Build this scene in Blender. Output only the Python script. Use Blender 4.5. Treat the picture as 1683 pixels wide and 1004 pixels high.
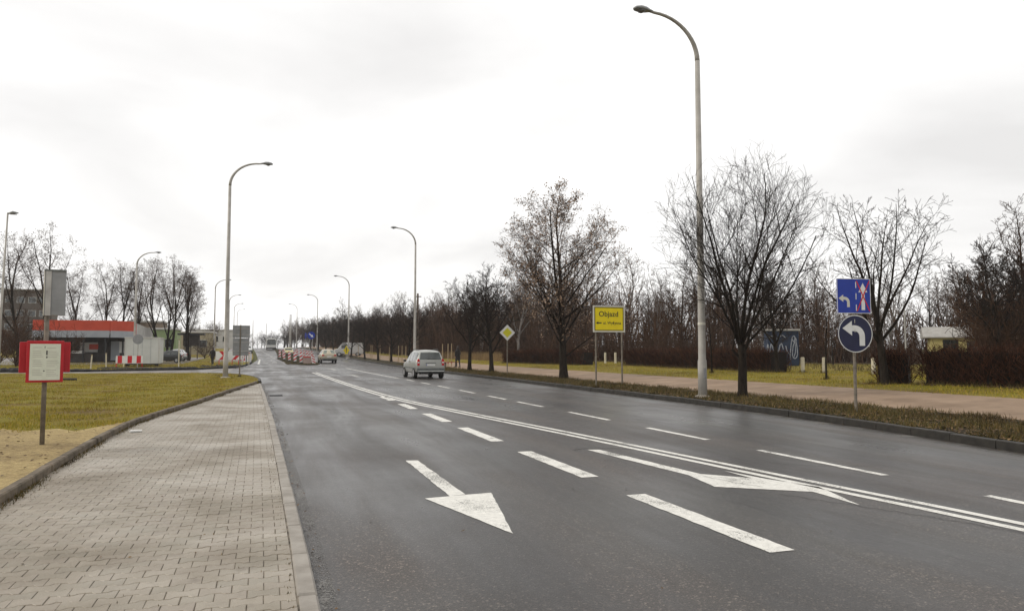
import bpy, bmesh, math, random
import numpy as np
from mathutils import Vector, Matrix

for o in list(bpy.data.objects):
    bpy.data.objects.remove(o, do_unlink=True)
scene = bpy.context.scene
COL = scene.collection
R = math.radians
rng = random.Random(11)
nrng = np.random.default_rng(11)

# ------------------------------------------------------------------ camera
cam_d = bpy.data.cameras.new('camera')
cam = bpy.data.objects.new('camera', cam_d)
COL.objects.link(cam)
cam_d.sensor_width = 36.0
cam_d.lens = 25.67
cam_d.clip_start = 0.05
cam_d.clip_end = 4000
cam.location = (0, 0, 1.6)
cam.rotation_euler = (R(90 + 3.576), 0, R(-18.68))
scene.camera = cam

# ------------------------------------------------------------------ world: overcast sky
SUN_EL, SUN_AZ = R(38), R(-75)          # azimuth measured from +Y towards +X
world = bpy.data.worlds.new('World')
scene.world = world
world.use_nodes = True
wn, wl = world.node_tree.nodes, world.node_tree.links
wn.clear()
w_out = wn.new('ShaderNodeOutputWorld')
sky = wn.new('ShaderNodeTexSky')
sky.sky_type = 'NISHITA'
sky.sun_disc = False
sky.sun_elevation = SUN_EL
sky.sun_rotation = SUN_AZ
sky.air_density = 1.0
sky.dust_density = 4.0
bg1 = wn.new('ShaderNodeBackground')
bg1.inputs['Strength'].default_value = 0.10
wl.new(sky.outputs['Color'], bg1.inputs['Color'])
tc = wn.new('ShaderNodeTexCoord')
sep = wn.new('ShaderNodeSeparateXYZ')
wl.new(tc.outputs['Generated'], sep.inputs[0])
mx = wn.new('ShaderNodeMath'); mx.operation = 'MAXIMUM'; mx.inputs[1].default_value = 0.0
wl.new(sep.outputs['Z'], mx.inputs[0])
ad = wn.new('ShaderNodeMath'); ad.operation = 'ADD'; ad.inputs[1].default_value = 0.16
wl.new(mx.outputs[0], ad.inputs[0])
dvx = wn.new('ShaderNodeMath'); dvx.operation = 'DIVIDE'
dvy = wn.new('ShaderNodeMath'); dvy.operation = 'DIVIDE'
wl.new(sep.outputs['X'], dvx.inputs[0]); wl.new(ad.outputs[0], dvx.inputs[1])
wl.new(sep.outputs['Y'], dvy.inputs[0]); wl.new(ad.outputs[0], dvy.inputs[1])
cmb = wn.new('ShaderNodeCombineXYZ')
wl.new(dvx.outputs[0], cmb.inputs[0]); wl.new(dvy.outputs[0], cmb.inputs[1])
nz = wn.new('ShaderNodeTexNoise')
nz.inputs['Scale'].default_value = 0.62
nz.inputs['Detail'].default_value = 6.0
nz.inputs['Roughness'].default_value = 0.5
nz.inputs['Distortion'].default_value = 0.5
mpw = wn.new('ShaderNodeMapping'); mpw.inputs['Location'].default_value = (1.3, 4.4, 0)
wl.new(cmb.outputs[0], mpw.inputs[0]); wl.new(mpw.outputs[0], nz.inputs['Vector'])
rmp = wn.new('ShaderNodeValToRGB')
e = rmp.color_ramp.elements
e[0].position = 0.31; e[0].color = (0.635, 0.625, 0.615, 1)
e[1].position = 0.66; e[1].color = (0.96, 0.95, 0.935, 1)
wl.new(nz.outputs[0], rmp.inputs[0])
bg2 = wn.new('ShaderNodeBackground')
bg2.inputs['Strength'].default_value = 1.0
wl.new(rmp.outputs[0], bg2.inputs['Color'])
mixw = wn.new('ShaderNodeMixShader')
mixw.inputs[0].default_value = 0.95
wl.new(bg1.outputs[0], mixw.inputs[1]); wl.new(bg2.outputs[0], mixw.inputs[2])
wl.new(mixw.outputs[0], w_out.inputs['Surface'])

# ------------------------------------------------------------------ sun (behind thin cloud)
sd = bpy.data.lights.new('sun', 'SUN')
sd.energy = 1.1
sd.angle = R(18)
sd.color = (1.0, 0.93, 0.82)
so = bpy.data.objects.new('sun', sd)
COL.objects.link(so)
sdir = Vector((math.sin(SUN_AZ) * math.cos(SUN_EL), math.cos(SUN_AZ) * math.cos(SUN_EL), math.sin(SUN_EL)))
so.rotation_euler = (-sdir).to_track_quat('-Z', 'Y').to_euler()
so.location = (0, 0, 40)

vs = scene.view_settings
vs.view_transform = 'Standard'
vs.look = 'None'
vs.exposure = 0.46
vs.gamma = 1.0
vs.use_curve_mapping = False
scene.render.engine = 'CYCLES'
scene.cycles.max_bounces = 6
scene.cycles.diffuse_bounces = 3
scene.cycles.glossy_bounces = 3
scene.cycles.transparent_max_bounces = 8
scene.cycles.volume_bounces = 0

# ------------------------------------------------------------------ helpers
def tag(o, label=None, cat=None, group=None, kind=None):
    if label: o['label'] = label
    if cat: o['category'] = cat
    if group: o['group'] = group
    if kind: o['kind'] = kind
    return o

def link(o, parent=None, loc=None, rz=None):
    COL.objects.link(o)
    if parent is not None: o.parent = parent
    if loc is not None: o.location = loc
    if rz is not None: o.rotation_euler = (0, 0, rz)
    return o

def thing(name, label, cat, loc=(0, 0, 0), rz=0.0, group=None):
    o = bpy.data.objects.new(name, None)
    o.empty_display_size = 0.2
    link(o, None, loc, rz)
    return tag(o, label, cat, group)

def copy_tree(o, parent=None):
    c = o.copy()
    COL.objects.link(c)
    c.parent = parent
    for ch in list(o.children):
        copy_tree(ch, c)
    return c

class MB:
    def __init__(s):
        s.v = []; s.f = []
    def quadmesh(s, vs, fs):
        b = len(s.v); s.v += [tuple(p) for p in vs]; s.f += [tuple(i + b for i in f) for f in fs]; return s
    def box(s, c, d, rz=0.0, taper=1.0):
        cx, cy, cz = c; hx, hy, hz = d[0] / 2, d[1] / 2, d[2] / 2
        cs, sn = math.cos(rz), math.sin(rz)
        vs = []
        for zz, t in ((-hz, 1.0), (hz, taper)):
            for x, y in ((-hx, -hy), (hx, -hy), (hx, hy), (-hx, hy)):
                x *= t; y *= t
                vs.append((cx + x * cs - y * sn, cy + x * sn + y * cs, cz + zz))
        return s.quadmesh(vs, [(3, 2, 1, 0), (4, 5, 6, 7), (0, 1, 5, 4), (1, 2, 6, 5), (2, 3, 7, 6), (3, 0, 4, 7)])
    def cbox(s, c, d, ch):          # box with chamfered edges round its top
        cx, cy, cz = c; hx, hy, hz = d[0] / 2, d[1] / 2, d[2] / 2
        vs = []
        for zz, t in ((-hz, 0), (hz - ch, 0), (hz, ch)):
            for x, y in ((-1, -1), (1, -1), (1, 1), (-1, 1)):
                vs.append((cx + x * (hx - t), cy + y * (hy - t), cz + zz))
        fs = [(3, 2, 1, 0), (8, 9, 10, 11)]
        for k in range(2):
            for i in range(4):
                j = (i + 1) % 4
                fs.append((k * 4 + i, k * 4 + j, k * 4 + 4 + j, k * 4 + 4 + i))
        return s.quadmesh(vs, fs)
    def tube(s, pts, rad, n=8, cap=True):
        pts = [Vector(p) for p in pts]
        if not hasattr(rad, '__len__'): rad = [rad] * len(pts)
        vs, fs = [], []
        u = None
        for i, p in enumerate(pts):
            a = pts[max(i - 1, 0)]; b = pts[min(i + 1, len(pts) - 1)]
            t = (b - a).normalized()
            if u is None:
                u = t.orthogonal().normalized()
            else:
                u = (u - t * u.dot(t)).normalized()
            w = t.cross(u)
            for k in range(n):
                an = 2 * math.pi * k / n
                vs.append(p + (u * math.cos(an) + w * math.sin(an)) * rad[i])
        for i in range(len(pts) - 1):
            for k in range(n):
                k2 = (k + 1) % n
                fs.append((i * n + k, i * n + k2, (i + 1) * n + k2, (i + 1) * n + k))
        if cap:
            fs.append(tuple(reversed(range(n))))
            fs.append(tuple(range((len(pts) - 1) * n, len(pts) * n)))
        return s.quadmesh(vs, fs)
    def lathe(s, prof, n=16, axis='z', c=(0, 0, 0)):
        vs, fs = [], []
        for r, h in prof:
            for k in range(n):
                a = 2 * math.pi * k / n
                x, y = r * math.cos(a), r * math.sin(a)
                p = (x, y, h) if axis == 'z' else ((h, x, y) if axis == 'x' else (x, h, y))
                vs.append((p[0] + c[0], p[1] + c[1], p[2] + c[2]))
        for i in range(len(prof) - 1):
            for k in range(n):
                k2 = (k + 1) % n
                fs.append((i * n + k, i * n + k2, (i + 1) * n + k2, (i + 1) * n + k))
        fs.append(tuple(reversed(range(n)))); fs.append(tuple(range((len(prof) - 1) * n, len(prof) * n)))
        return s.quadmesh(vs, fs)
    def plate(s, poly, y0, y1):      # polygon in x,z made thick in y (front is y0)
        n = len(poly)
        ar = sum(poly[i][0] * poly[(i + 1) % n][1] - poly[(i + 1) % n][0] * poly[i][1] for i in range(n))
        if ar < 0: poly = poly[::-1]
        vs = [(x, y0, z) for x, z in poly] + [(x, y1, z) for x, z in poly]
        fs = [tuple(range(n)), tuple(reversed(range(n, 2 * n)))]
        for i in range(n):
            j = (i + 1) % n
            fs.append((j, i, n + i, n + j))
        return s.quadmesh(vs, fs)
    def slab(s, poly, z0, z1):       # polygon in x,y made thick in z
        n = len(poly)
        ar = sum(poly[i][0] * poly[(i + 1) % n][1] - poly[(i + 1) % n][0] * poly[i][1] for i in range(n))
        if ar < 0: poly = poly[::-1]
        vs = [(x, y, z0) for x, y in poly] + [(x, y, z1) for x, y in poly]
        fs = [tuple(reversed(range(n))), tuple(range(n, 2 * n))]
        for i in range(n):
            j = (i + 1) % n
            fs.append((i, j, n + j, n + i))
        return s.quadmesh(vs, fs)
    def mesh(s, name, mat, smooth=False):
        me = bpy.data.meshes.new(name)
        me.from_pydata(s.v, [], s.f)
        me.materials.append(mat)
        if smooth: me.polygons.foreach_set('use_smooth', [True] * len(me.polygons))
        me.update()
        return me
    def build(s, name, mat, parent=None, loc=None, rz=None, smooth=False, bevel=0.0):
        o = bpy.data.objects.new(name, s.mesh(name, mat, smooth))
        link(o, parent, loc, rz)
        if bevel:
            m = o.modifiers.new('bevel', 'BEVEL'); m.width = bevel; m.segments = 2; m.limit_method = 'ANGLE'
        return o

def np_mesh(name, verts, faces, mat, smooth=False):
    """verts (n,3) array, faces (m,k) array with constant k"""
    me = bpy.data.meshes.new(name)
    n, (m, k) = len(verts), faces.shape
    me.vertices.add(n)
    me.vertices.foreach_set('co', np.asarray(verts, np.float32).ravel())
    me.loops.add(m * k)
    me.loops.foreach_set('vertex_index', faces.astype(np.int32).ravel())
    me.polygons.add(m)
    me.polygons.foreach_set('loop_start', np.arange(0, m * k, k, dtype=np.int32))
    if smooth: me.polygons.foreach_set('use_smooth', np.ones(m, dtype=bool))
    me.materials.append(mat)
    me.update(calc_edges=True)
    return me

# ------------------------------------------------------------------ materials
def nodes_of(name):
    m = bpy.data.materials.new(name)
    m.use_nodes = True
    nt = m.node_tree
    return m, nt, nt.nodes['Principled BSDF']

def add_noise(nt, vec, scale, detail=4, rough=0.55, dist=0.0):
    n = nt.nodes.new('ShaderNodeTexNoise')
    n.inputs['Scale'].default_value = scale
    n.inputs['Detail'].default_value = detail
    n.inputs['Roughness'].default_value = rough
    n.inputs['Distortion'].default_value = dist
    if vec is not None: nt.links.new(vec, n.inputs['Vector'])
    return n.outputs[0]

def ramp(nt, fac, stops, interp='LINEAR'):
    r = nt.nodes.new('ShaderNodeValToRGB')
    r.color_ramp.interpolation = interp
    el = r.color_ramp.elements
    while len(el) < len(stops): el.new(0.5)
    for q, (p, c) in zip(el, stops):
        q.position = p
        q.color = (c, c, c, 1) if not hasattr(c, '__len__') else (*c, 1)
    nt.links.new(fac, r.inputs[0])
    return r.outputs[0]

def mixc(nt, fac, a, b, mode='MIX'):
    m = nt.nodes.new('ShaderNodeMix')
    m.data_type = 'RGBA'; m.blend_type = mode
    for sock, val in ((m.inputs[0], fac), (m.inputs[6], a), (m.inputs[7], b)):
        if hasattr(val, 'is_output'): nt.links.new(val, sock)
        elif hasattr(val, '__len__'): sock.default_value = (*val, 1)
        else: sock.default_value = val
    return m.outputs[2]

def position(nt):
    return nt.nodes.new('ShaderNodeNewGeometry').outputs['Position']

def objcoord(nt):
    return nt.nodes.new('ShaderNodeTexCoord').outputs['Object']

def bump(nt, bsdf, h, strength, dist):
    b = nt.nodes.new('ShaderNodeBump')
    b.inputs['Strength'].default_value = strength
    b.inputs['Distance'].default_value = dist
    nt.links.new(h, b.inputs['Height'])
    nt.links.new(b.outputs[0], bsdf.inputs['Normal'])

def mat(name, c1, c2=None, scale=6.0, rough=0.6, metal=0.0, bmp=0.0, bscale=None, spec=0.4, world_pos=False):
    m, nt, b = nodes_of(name)
    c2 = c2 or tuple(x * 0.75 for x in c1)
    v = position(nt) if world_pos else objcoord(nt)
    n = add_noise(nt, v, scale, 5, 0.6)
    f = ramp(nt, n, [(0.32, 0.0), (0.68, 1.0)])
    nt.links.new(mixc(nt, f, c1, c2), b.inputs['Base Color'])
    rr = ramp(nt, n, [(0.3, max(rough - 0.1, 0)), (0.7, min(rough + 0.1, 1))])
    nt.links.new(rr, b.inputs['Roughness'])
    b.inputs['Metallic'].default_value = metal
    b.inputs['Specular IOR Level'].default_value = spec
    if bmp:
        bump(nt, b, add_noise(nt, v, bscale or scale * 4, 4), 0.6, bmp)
    return m

def mat_island(name, cols, rough=0.7, spec=0.2, lo=(0.75, 0.73, 0.7)):
    """colour varies from piece to piece of one mesh"""
    m, nt, b = nodes_of(name)
    g = nt.nodes.new('ShaderNodeNewGeometry')
    n = len(cols)
    c = ramp(nt, g.outputs['Random Per Island'], [(i / max(n - 1, 1), q) for i, q in enumerate(cols)])
    big = add_noise(nt, g.outputs['Position'], 0.6, 5, 0.65)
    f = ramp(nt, big, [(0.33, lo), (0.5, (1.0, 1.0, 1.0)), (0.66, (1.2, 1.16, 1.1))])
    nt.links.new(mixc(nt, 1.0, c, f, 'MULTIPLY'), b.inputs['Base Color'])
    b.inputs['Roughness'].default_value = rough
    b.inputs['Specular IOR Level'].default_value = spec
    return m
# ------------------------------------------------------------------ material library
def make_asphalt(name, base, dark, wet, scale=1.0):
    m, nt, b = nodes_of(name)
    p = position(nt)
    grain = add_noise(nt, p, 85 * scale, 4, 0.8)
    vor = nt.nodes.new('ShaderNodeTexVoronoi')
    vor.inputs['Scale'].default_value = 75 * scale
    nt.links.new(p, vor.inputs['Vector'])
    mid = add_noise(nt, p, 2.2, 5, 0.6)
    mp = nt.nodes.new('ShaderNodeMapping')
    mp.inputs['Scale'].default_value = (0.9, 0.10, 1.0)      # long streaks left by the traffic
    nt.links.new(p, mp.inputs[0])
    streak = add_noise(nt, mp.outputs[0], 1.3, 5, 0.6, 0.4)
    big = add_noise(nt, p, 0.25, 4, 0.5)
    c = mixc(nt, ramp(nt, grain, [(0.40, 0.0), (0.62, 1.0)]), dark, base)
    chip = ramp(nt, vor.outputs['Color'], [(0.74, 0.0), (0.92, 1.0)])
    c = mixc(nt, chip, c, tuple(min(1, x * 2.3) for x in base))
    c = mixc(nt, 1.0, c, ramp(nt, streak, [(0.3, (0.58, 0.57, 0.60)), (0.7, (1.35, 1.3, 1.22))]), 'MULTIPLY')
    c = mixc(nt, 1.0, c, ramp(nt, big, [(0.35, (0.74, 0.77, 0.75)), (0.65, (1.2, 1.12, 1.08))]), 'MULTIPLY')
    mott = add_noise(nt, p, 22, 4, 0.75)
    wv = nt.nodes.new('ShaderNodeTexWave')                   # polished wheel tracks along the lanes
    wv.wave_type = 'BANDS'; wv.bands_direction = 'X'
    wv.inputs['Scale'].default_value = 0.185
    wv.inputs['Distortion'].default_value = 1.2
    wv.inputs['Detail'].default_value = 2.0
    wv.inputs['Detail Scale'].default_value = 0.15
    nt.links.new(p, wv.inputs['Vector'])
    c = mixc(nt, 1.0, c, ramp(nt, wv.outputs['Fac'], [(0.2, (0.80, 0.79, 0.78)), (0.8, (1.14, 1.12, 1.10))]), 'MULTIPLY')
    c = mixc(nt, 1.0, c, ramp(nt, mott, [(0.35, 0.72), (0.65, 1.28)]), 'MULTIPLY')
    nt.links.new(c, b.inputs['Base Color'])
    w = mixc(nt, 0.5, streak, big)
    nt.links.new(ramp(nt, w, [(0.38, wet), (0.60, min(wet + 0.30, 1))]), b.inputs['Roughness'])
    b.inputs['Specular IOR Level'].default_value = 0.5
    h = mixc(nt, 0.5, grain, vor.outputs['Distance'])
    bump(nt, b, mixc(nt, 0.35, h, mott), 0.6, 0.007)
    return m

def make_paint(name, col, wear):
    m, nt, b = nodes_of(name)
    p = position(nt)
    g = add_noise(nt, p, 55, 4, 0.75)
    bg = add_noise(nt, p, 1.6, 4, 0.6)
    f = mixc(nt, 0.45, g, bg)
    keep = ramp(nt, f, [(wear - 0.035, 0.0), (wear + 0.035, 1.0)])
    c = mixc(nt, ramp(nt, add_noise(nt, p, 14, 5, 0.7), [(0.3, 0.0), (0.75, 1.0)]), col, tuple(x * 0.62 for x in col))
    nt.links.new(c, b.inputs['Base Color'])
    b.inputs['Roughness'].default_value = 0.55
    tr = nt.nodes.new('ShaderNodeBsdfTransparent')
    mx = nt.nodes.new('ShaderNodeMixShader')
    nt.links.new(keep, mx.inputs[0]); nt.links.new(tr.outputs[0], mx.inputs[1]); nt.links.new(b.outputs[0], mx.inputs[2])
    nt.links.new(mx.outputs[0], nt.nodes['Material Output'].inputs['Surface'])
    bump(nt, b, g, 0.5, 0.003)
    return m

def make_grassland(name, cols, scale=1.0, bmp=0.05):
    m, nt, b = nodes_of(name)
    p = position(nt)
    a = add_noise(nt, p, 0.35 * scale, 6, 0.65)
    f = add_noise(nt, p, 9 * scale, 5, 0.7)
    g = add_noise(nt, p, 60, 3, 0.7)
    k = mixc(nt, 0.45, a, f)
    c = ramp(nt, k, [(0.34 + 0.32 * i / (len(cols) - 1), q) for i, q in enumerate(cols)])
    c = mixc(nt, 1.0, c, ramp(nt, g, [(0.3, 0.55), (0.7, 1.35)]), 'MULTIPLY')
    nt.links.new(c, b.inputs['Base Color'])
    b.inputs['Roughness'].default_value = 0.9
    b.inputs['Specular IOR Level'].default_value = 0.15
    bump(nt, b, mixc(nt, 0.5, f, g), 0.9, bmp)
    return m

def make_paver(name):
    m, nt, b = nodes_of(name)
    p = position(nt)
    inf = nt.nodes.new('ShaderNodeObjectInfo')
    g = nt.nodes.new('ShaderNodeNewGeometry')
    rnd = nt.nodes.new('ShaderNodeMath'); rnd.operation = 'ADD'
    nt.links.new(inf.outputs['Random'], rnd.inputs[0]); nt.links.new(g.outputs['Random Per Island'], rnd.inputs[1])
    fr = nt.nodes.new('ShaderNodeMath'); fr.operation = 'FRACT'
    nt.links.new(rnd.outputs[0], fr.inputs[0])
    c = ramp(nt, fr.outputs[0], [(0.0, (0.225, 0.198, 0.152)), (0.35, (0.257, 0.224, 0.174)), (0.7, (0.242, 0.207, 0.162)), (1.0, (0.285, 0.250, 0.198))])
    big = add_noise(nt, p, 0.7, 5, 0.6)
    fine = add_noise(nt, p, 130, 3, 0.7)
    c = mixc(nt, 1.0, c, ramp(nt, big, [(0.3, (0.66, 0.63, 0.58)), (0.7, (1.22, 1.22, 1.22))]), 'MULTIPLY')
    c = mixc(nt, 1.0, c, ramp(nt, fine, [(0.3, 0.8), (0.7, 1.15)]), 'MULTIPLY')
    st = add_noise(nt, p, 5.5, 5, 0.7)
    c = mixc(nt, ramp(nt, st, [(0.57, 0.0), (0.72, 0.6)]), c, (0.12, 0.092, 0.066))
    nt.links.new(c, b.inputs['Base Color'])
    nt.links.new(ramp(nt, big, [(0.35, 0.58), (0.62, 0.34)]), b.inputs['Roughness'])
    b.inputs['Specular IOR Level'].default_value = 0.45
    bump(nt, b, fine, 0.4, 0.003)
    return m

def make_bark(name, c1, c2, scale=10):
    m, nt, b = nodes_of(name)
    v = objcoord(nt)
    mp = nt.nodes.new('ShaderNodeMapping'); mp.inputs['Scale'].default_value = (1, 1, 0.25)
    nt.links.new(v, mp.inputs[0])
    n = add_noise(nt, mp.outputs[0], scale, 6, 0.7)
    nt.links.new(mixc(nt, ramp(nt, n, [(0.35, 0.0), (0.65, 1.0)]), c1, c2), b.inputs['Base Color'])
    b.inputs['Roughness'].default_value = 0.85
    b.inputs['Specular IOR Level'].default_value = 0.08
    bump(nt, b, n, 0.8, 0.02)
    return m

def make_carpaint(name, col, rough=0.3, metal=0.5):
    m, nt, b = nodes_of(name)
    v = objcoord(nt)
    n = add_noise(nt, v, 3.0, 4, 0.6)
    sp = nt.nodes.new('ShaderNodeSeparateXYZ'); nt.links.new(v, sp.inputs[0])
    dirt = ramp(nt, sp.outputs['Z'], [(0.15, 0.55), (0.75, 0.0)])
    c = mixc(nt, ramp(nt, n, [(0.3, 0.0), (0.7, 0.25)]), col, tuple(x * 0.8 for x in col))
    c = mixc(nt, dirt, c, (0.10, 0.09, 0.075))
    nt.links.new(c, b.inputs['Base Color'])
    nt.links.new(ramp(nt, n, [(0.3, rough), (0.7, rough + 0.12)]), b.inputs['Roughness'])
    b.inputs['Metallic'].default_value = metal
    b.inputs['Coat Weight'].default_value = 0.5
    b.inputs['Coat Roughness'].default_value = 0.1
    return m

def make_brickwall(name, c1, c2, mortar, scale):
    m, nt, b = nodes_of(name)
    v = objcoord(nt)
    br = nt.nodes.new('ShaderNodeTexBrick')
    br.inputs['Color1'].default_value = (*c1, 1); br.inputs['Color2'].default_value = (*c2, 1); br.inputs['Mortar'].default_value = (*mortar, 1)
    br.inputs['Scale'].default_value = scale
    nt.links.new(v, br.inputs['Vector'])
    nt.links.new(br.outputs['Color'], b.inputs['Base Color'])
    b.inputs['Roughness'].default_value = 0.85
    return m

def make_glass(name, col, rough=0.06):
    m, nt, b = nodes_of(name)
    n = add_noise(nt, objcoord(nt), 2.0, 3)
    nt.links.new(mixc(nt, ramp(nt, n, [(0.35, 0.0), (0.65, 1.0)]), col, tuple(x * 0.6 for x in col)), b.inputs['Base Color'])
    b.inputs['Roughness'].default_value = rough
    b.inputs['Specular IOR Level'].default_value = 0.7
    b.inputs['Coat Weight'].default_value = 0.4
    return m

M = {}
M['asphalt'] = make_asphalt('asphalt', (0.056, 0.051, 0.047), (0.010, 0.0095, 0.0095), 0.25)
M['side_asphalt'] = make_asphalt('side_asphalt', (0.16, 0.15, 0.145), (0.10, 0.094, 0.09), 0.30)  # paler base colour carries the shine of the side road
M['crack'] = mat('crack_filler', (0.012, 0.011, 0.011), (0.02, 0.018, 0.017), 20, 0.9)
M['gutter'] = make_paint('gutter_dust_sheen', (0.15, 0.142, 0.13), 0.52)  # light grey dust colour, with wet gutter sheen painted in
M['paint'] = make_paint('road_paint', (0.76, 0.745, 0.69), 0.425)
M['paint_worn'] = make_paint('worn_road_paint', (0.55, 0.54, 0.51), 0.47)
M['paver'] = make_paver('concrete_paver')
M['joint'] = mat('joint_sand', (0.23, 0.195, 0.15), (0.03, 0.025, 0.018), 7, 0.95, world_pos=True)
M['kerb'] = mat('kerb_concrete', (0.32, 0.295, 0.26), (0.20, 0.18, 0.155), 3.0, 0.75, bmp=0.004, bscale=60, world_pos=True)
M['kerb_dirty'] = mat('dirty_kerb_concrete', (0.17, 0.135, 0.095), (0.06, 0.047, 0.032), 4.0, 0.85, bmp=0.006, bscale=40, world_pos=True)
M['kerb_dark'] = mat('wet_shaded_kerb', (0.026, 0.022, 0.017), (0.010, 0.009, 0.007), 5.0, 0.6, bmp=0.006, bscale=40, world_pos=True)  # wet concrete, with the shade on the kerb faces painted in
M['ground'] = make_grassland('meadow', [(0.06, 0.05, 0.02), (0.10, 0.10, 0.035), (0.085, 0.09, 0.025), (0.13, 0.10, 0.05)])
M['lawn'] = make_grassland('winter_lawn', [(0.05, 0.03, 0.014), (0.14, 0.09, 0.026), (0.21, 0.165, 0.022), (0.17, 0.155, 0.016), (0.28, 0.195, 0.04)])
M['verge'] = make_grassland('muddy_verge', [(0.016, 0.011, 0.007), (0.038, 0.027, 0.015), (0.036, 0.032, 0.011), (0.065, 0.044, 0.022)], 1.6)
M['litter_floor'] = make_grassland('leaf_litter', [(0.03, 0.02, 0.012), (0.06, 0.038, 0.02), (0.045, 0.035, 0.018), (0.09, 0.06, 0.034)])
M['path'] = mat('beige_path', (0.27, 0.182, 0.112), (0.17, 0.112, 0.068), 0.9, 0.75, bmp=0.004, bscale=50, world_pos=True)
M['sand'] = make_grassland('trodden_sand', [(0.13, 0.09, 0.045), (0.25, 0.185, 0.088), (0.37, 0.285, 0.135), (0.42, 0.325, 0.155)], 1.0, 0.015)
M['blades'] = mat_island('grass_blades', [(0.14, 0.14, 0.010), (0.26, 0.23, 0.020), (0.38, 0.28, 0.04), (0.18, 0.165, 0.012), (0.42, 0.29, 0.065)], lo=(.5, .36, .34))
M['verge_blades'] = mat_island('verge_grass_blades', [(0.032, 0.034, 0.008), (0.07, 0.056, 0.018), (0.13, 0.088, 0.032), (0.045, 0.048, 0.010), (0.21, 0.135, 0.05)], lo=(.5, .42, .4))
M['dead_leaves'] = mat_island('dead_leaves', [(0.07, 0.04, 0.02), (0.14, 0.085, 0.04), (0.045, 0.028, 0.016), (0.20, 0.13, 0.06)])
M['reed'] = mat_island('dry_reeds', [(0.20, 0.13, 0.06), (0.27, 0.19, 0.09), (0.15, 0.09, 0.045)])
M['galv'] = mat('galvanised_steel', (0.42, 0.41, 0.39), (0.30, 0.29, 0.275), 5, 0.5, metal=0.35, spec=0.5)
M['pole'] = mat('lamp_pole_paint', (0.40, 0.38, 0.35), (0.27, 0.255, 0.225), 1.6, 0.55, metal=0.1)
M['signgrey'] = mat('sign_back_grey', (0.27, 0.275, 0.28), (0.20, 0.205, 0.21), 4, 0.45, metal=0.2)
M['rustpole'] = mat('weathered_post', (0.20, 0.17, 0.135), (0.10, 0.085, 0.065), 8, 0.7, bmp=0.002)
M['lens'] = mat('lamp_lens', (0.16, 0.155, 0.16), (0.10, 0.10, 0.105), 20, 0.25)
M['concrete'] = mat('concrete', (0.42, 0.39, 0.35), (0.29, 0.265, 0.235), 5, 0.85, bmp=0.01)
M['blue'] = mat('sign_blue', (0.006, 0.035, 0.33), (0.005, 0.028, 0.27), 5, 0.4)
M['navy'] = mat('sign_navy', (0.006, 0.009, 0.052), (0.004, 0.006, 0.036), 5, 0.4)
M['white'] = mat('sign_white', (0.72, 0.72, 0.70), (0.62, 0.62, 0.59), 7, 0.45)
M['offwhite'] = mat('sign_cream', (0.62, 0.60, 0.52), (0.53, 0.51, 0.43), 7, 0.5)
M['red'] = mat('sign_red', (0.55, 0.012, 0.02), (0.46, 0.01, 0.016), 5, 0.45)
M['boxred'] = mat('case_red', (0.42, 0.006, 0.014), (0.34, 0.005, 0.011), 5, 0.4)
M['paper'] = mat('timetable_paper', (0.58, 0.60, 0.50), (0.53, 0.55, 0.45), 12, 0.6)
M['ink'] = mat('print_ink', (0.05, 0.045, 0.045), (0.07, 0.065, 0.06), 30, 0.7)
M['palepink'] = mat('print_pale', (0.30, 0.27, 0.25), (0.25, 0.22, 0.2), 30, 0.7)
M['yellow'] = mat('sign_yellow', (0.80, 0.64, 0.006), (0.74, 0.58, 0.005), 5, 0.45)
M['limeyellow'] = mat('sign_pale_yellow', (0.63, 0.60, 0.03), (0.56, 0.52, 0.025), 5, 0.45)
M['black'] = mat('sign_black', (0.012, 0.011, 0.01), (0.02, 0.018, 0.016), 9, 0.5)
M['rubber'] = mat('tyre_rubber', (0.012, 0.012, 0.012), (0.03, 0.028, 0.026), 12, 0.8)
M['blackplastic'] = mat('black_plastic', (0.02, 0.02, 0.02), (0.03, 0.03, 0.03), 9, 0.5)
M['greyplastic'] = mat('grey_bumper', (0.13, 0.14, 0.135), (0.09, 0.095, 0.09), 5, 0.55)
M['rim'] = mat('wheel_rim', (0.45, 0.45, 0.46), (0.33, 0.33, 0.33), 9, 0.35, metal=0.7)
M['glass'] = make_glass('car_glass', (0.03, 0.038, 0.036))
M['palerear'] = make_glass('pale_car_glass', (0.17, 0.20, 0.17), 0.15)
M['tail'] = mat('tail_lamp', (0.55, 0.006, 0.01), (0.4, 0.004, 0.008), 8, 0.2)
M['head'] = mat('head_lamp', (0.7, 0.7, 0.68), (0.55, 0.55, 0.55), 8, 0.15)
M['orange'] = mat('fascia_orange', (0.52, 0.062, 0.025), (0.43, 0.05, 0.02), 1.2, 0.6)
M['fasciagrey'] = mat('fascia_grey', (0.34, 0.36, 0.385), (0.28, 0.30, 0.32), 1.2, 0.6)
M['roofgrey'] = mat('roof_grey', (0.35, 0.335, 0.31), (0.26, 0.25, 0.23), 3, 0.75, bmp=0.01)
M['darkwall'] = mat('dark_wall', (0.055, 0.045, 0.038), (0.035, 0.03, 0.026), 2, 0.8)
M['whitewall'] = mat('white_wall', (0.52, 0.51, 0.48), (0.42, 0.41, 0.385), 1.4, 0.75)
M['container'] = mat('white_container', (0.56, 0.57, 0.55), (0.47, 0.48, 0.46), 1.2, 0.55)
M['brownwall'] = mat('brown_wall', (0.21, 0.165, 0.125), (0.15, 0.115, 0.085), 2, 0.85)
M['greenwall'] = mat('green_wall', (0.27, 0.34, 0.16), (0.2, 0.26, 0.12), 1.5, 0.8)
M['beigewall'] = mat('beige_wall', (0.40, 0.35, 0.24), (0.32, 0.28, 0.19), 1.5, 0.8)
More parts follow.
